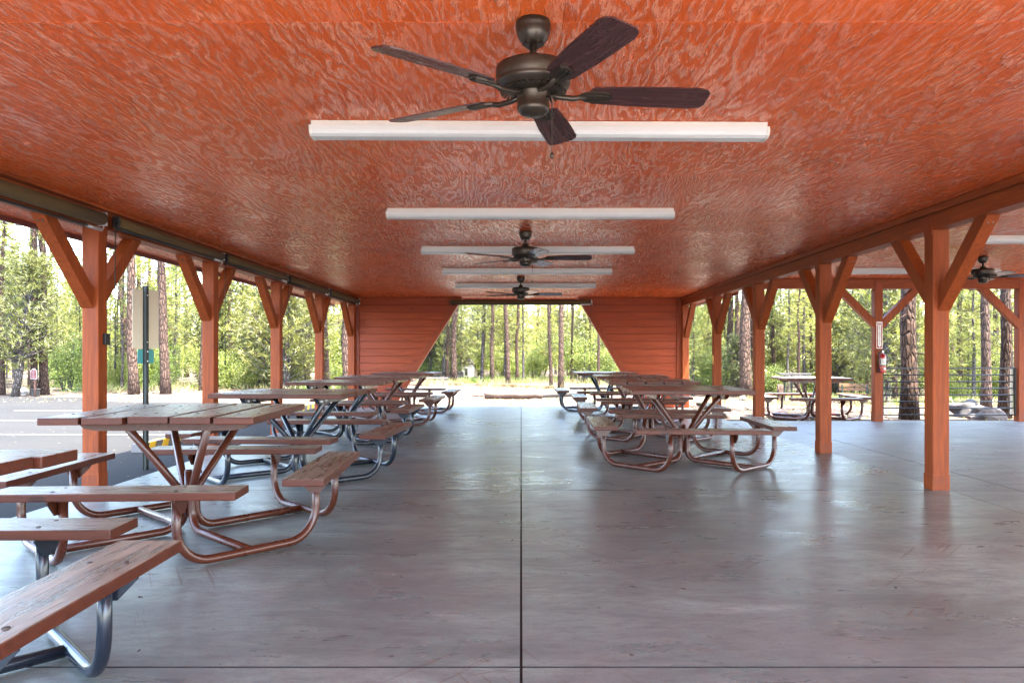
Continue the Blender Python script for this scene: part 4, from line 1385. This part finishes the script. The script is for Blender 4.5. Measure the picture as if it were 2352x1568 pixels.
timber((1030, 884), (1062, 885), .09, .10, MAT['timber'], 'short brown edging timber below the stout grey leaning pine')
timber((940, 884), (1016, 888), .06, .12, MAT['rust'], 'weathered brown timber on the gravel behind the last left table')
timber((1838, 922), (1864, 923), .13, .14, MAT['timber'], 'orange block of timber behind the outdoor table')
for px, py, h, lab in ((1019, 887, .40, 'rusty steel stake at the left of the gravel patch'), (1142, 901, .24, 'short rusty steel stake behind the pale log')):
    x, y, z = ground_at(px, py)
    m = MB(); m.tube([(0, 0, -.1), (0, 0, h)], .014, 8); m.lathe([(.017, h - .02), (.018, h), (.0, h + .003)], seg=8)
    tag(m.build('steel_stake', MAT['rust'], None, (x, y, z)), lab, 'stake')
x, y, z = ground_at(1000, 879)
o = empty('stone_wall', (x, y, z), 0, 'low pale stone wall at the left of the back opening', 'wall')
m = MB()
for r_ in range(2):
    for k in range(7):
        m.box((-.85 + k * .26 + .1 * r_, random.uniform(-.02, .02), .05 + r_ * .10), (.245, .2, .092), None, .02)
m.build('stone_course', MAT['stone'], o)
m = MB(); m.box((0, 0, .215), (1.95, .26, .04), None, .01); m.build('cap_stone', MAT['stone'], o)
x, y, z = ground_at(1026, 877)
o = empty('wooden_planter', (x, y + .7, z), 0, 'dark grey board planter box behind the low pale stone wall', 'planter')
m = MB()
for k in range(3): m.box((0, -.3, .07 + k * .135), (1.3, .03, .125), None, .006)
m.build('side_boards', MAT['greywood'], o)
for s_ in (-1, 1):
    m = MB(); m.box((s_ * .66, 0, .21), (.06, .62, .44), None, .006); m.build('end_board', MAT['greywood'], o)
m = MB(); m.box((0, -.29, .445), (1.4, .10, .03), None, .006); m.build('top_rail', MAT['greywood'], o)
x, y, z = ground_at(1077, 868)
o = empty('far_hut', (x, y, z), R(-8), 'tiny white hut with a pinkish roof far off between the trunks', 'hut')
k_ = y / F
m = MB(); m.box((0, 0, 17 * k_), (26 * k_, 20 * k_, 32 * k_ * .9), None, .02); m.build('wall', MAT['signwhite'], o)
m = MB(); Wd = 30 * k_
m.prism([(-Wd / 2, 31 * k_), (Wd / 2, 31 * k_), (Wd * .12, 46 * k_), (-Wd * .12, 46 * k_)], -12 * k_, 12 * k_, Mf); m.build('roof', MAT['rock'], o)
m = MB(); m.box((-4 * k_, -10.2 * k_, 14 * k_), (7 * k_, .03, 16 * k_)); m.build('door', MAT['greywood'], o)

# stump, service table, park bench right of the hall
x, y, z = ground_at(1792, 925)
o = empty('tree_stump', (x, y, z), 0, 'cut tree stump standing behind the outdoor picnic table', 'stump')
m = MB(); hh = 42 * y / F
m.lathe([(.18, -.05), (.15, .05), (.13, hh * .5), (.132, hh)], seg=18); m.build('bark', MAT['bark'], o)
m = MB(); m.lathe([(.118, hh + .001), (.116, hh + .006)], seg=18); m.build('cut_top', MAT['log'], o)
x, y, z = ground_at(1824, 922)
o = empty('service_table', (x, y, z), R(3), 'narrow grey table top on dark green posts behind the outdoor picnic table', 'table')
hh = CAMZ - (857 - VY) * y / F - z; ww = 76 * y / F
m = MB(); m.box((0, 0, hh - .02), (ww, .4, .045), None, .008); m.box((0, -.19, hh - .055), (ww * .95, .03, .05), None, .004); m.build('table_top', MAT['rockdark'], o)
for s_ in (-.08, .32, -.3):
    m = MB(); m.box((s_ * ww, 0, (hh - .04) / 2), (.07, .07, hh - .05), None, .006); m.build('leg', MAT['upost'], o)
x, y, z = ground_at(1960, 927)
o = empty('park_bench', (x, y, z), R(-38), 'orange board park bench with a backrest beyond the wing', 'park bench')
k_ = y / F; S = 46 * k_ / .85
def bx(name, c, s, mat, rot=None):
    m = MB(); m.box([q * S for q in c], [q * S for q in s], rot, .006); return m.build(name, mat, o)
m = MB()
for zz in (.62, .78): m.box((0, .2 * S, zz * S), (1.25 * S, .035 * S, .145 * S), Euler((R(-8), 0, 0)), .006)
m.box((0, .175 * S, .70 * S), (.06 * S, .01, .1 * S), mat=1); m.build('backrest', [MAT['benchwood'], MAT['greywood']], o)
m = MB()
for yy in (-.2, -.02): m.box((0, yy * S, .42 * S), (1.25 * S, .16 * S, .04 * S), None, .006)
m.build('seat', MAT['benchwood'], o)
for s_ in (-1, 1):
    m = MB(); m.box((s_ * .5 * S, -.2 * S, .2 * S), (.06 * S, .06 * S, .4 * S)); m.box((s_ * .5 * S, .16 * S, .4 * S), (.06 * S, .05 * S, .8 * S), Euler((R(-6), 0, 0)))
    m.box((s_ * .5 * S, 0, .38 * S), (.05 * S, .42 * S, .05 * S)); m.build('leg', MAT['upost'], o)
x, y, z = ground_at(1972, 932)
grass('yucca_clump', [(x - .15, y - .3, z), (x + .3, y - .4, z)], 7, .42, .02, MAT['drygrass'], 'pale spiky grass clump in front of the park bench', .06)

# ------------------------------------------------------------------ light, sky, camera
SUN = Vector((.26, -.24, .93)).normalized()
sun = bpy.data.lights.new('sun', 'SUN'); sun.energy = 2.5; sun.angle = R(.55); sun.color = (1.0, .955, .88)
so = bpy.data.objects.new('sun', sun); col.objects.link(so); so.rotation_euler = SUN.to_track_quat('Z', 'Y').to_euler()
w = bpy.data.worlds.new('World'); scene.world = w; w.use_nodes = True
nt = w.node_tree; bg = nt.nodes['Background']
sky = nt.nodes.new('ShaderNodeTexSky'); sky.sky_type = 'NISHITA'; sky.sun_disc = False
sky.sun_elevation = math.asin(SUN.z); sky.sun_rotation = math.atan2(SUN.x, SUN.y); sky.altitude = 200; sky.dust_density = 2.5; sky.ozone_density = .6
nt.links.new(sky.outputs[0], bg.inputs['Color']); bg.inputs['Strength'].default_value = .12

cam = bpy.data.cameras.new('camera'); co = bpy.data.objects.new('camera', cam); col.objects.link(co)
co.location = (0, 0, CAMZ); co.rotation_euler = (R(90), 0, 0)
cam.sensor_width = 36; cam.lens = 36 * F / 2352
cam.shift_x = -(VX - 1176) / 2352; cam.shift_y = (VY - 784) / 2352
cam.clip_start = .05; cam.clip_end = 600
scene.camera = co
vs = scene.view_settings
vs.view_transform = 'Standard'; vs.look = 'None'; vs.exposure = 4.75; vs.gamma = 1
scene.render.engine = 'CYCLES'
cy = scene.cycles
cy.max_bounces = 8; cy.diffuse_bounces = 6; cy.glossy_bounces = 3; cy.transmission_bounces = 4
cy.sample_clamp_indirect = 6
cy.use_denoising = True
cy.use_adaptive_sampling = False
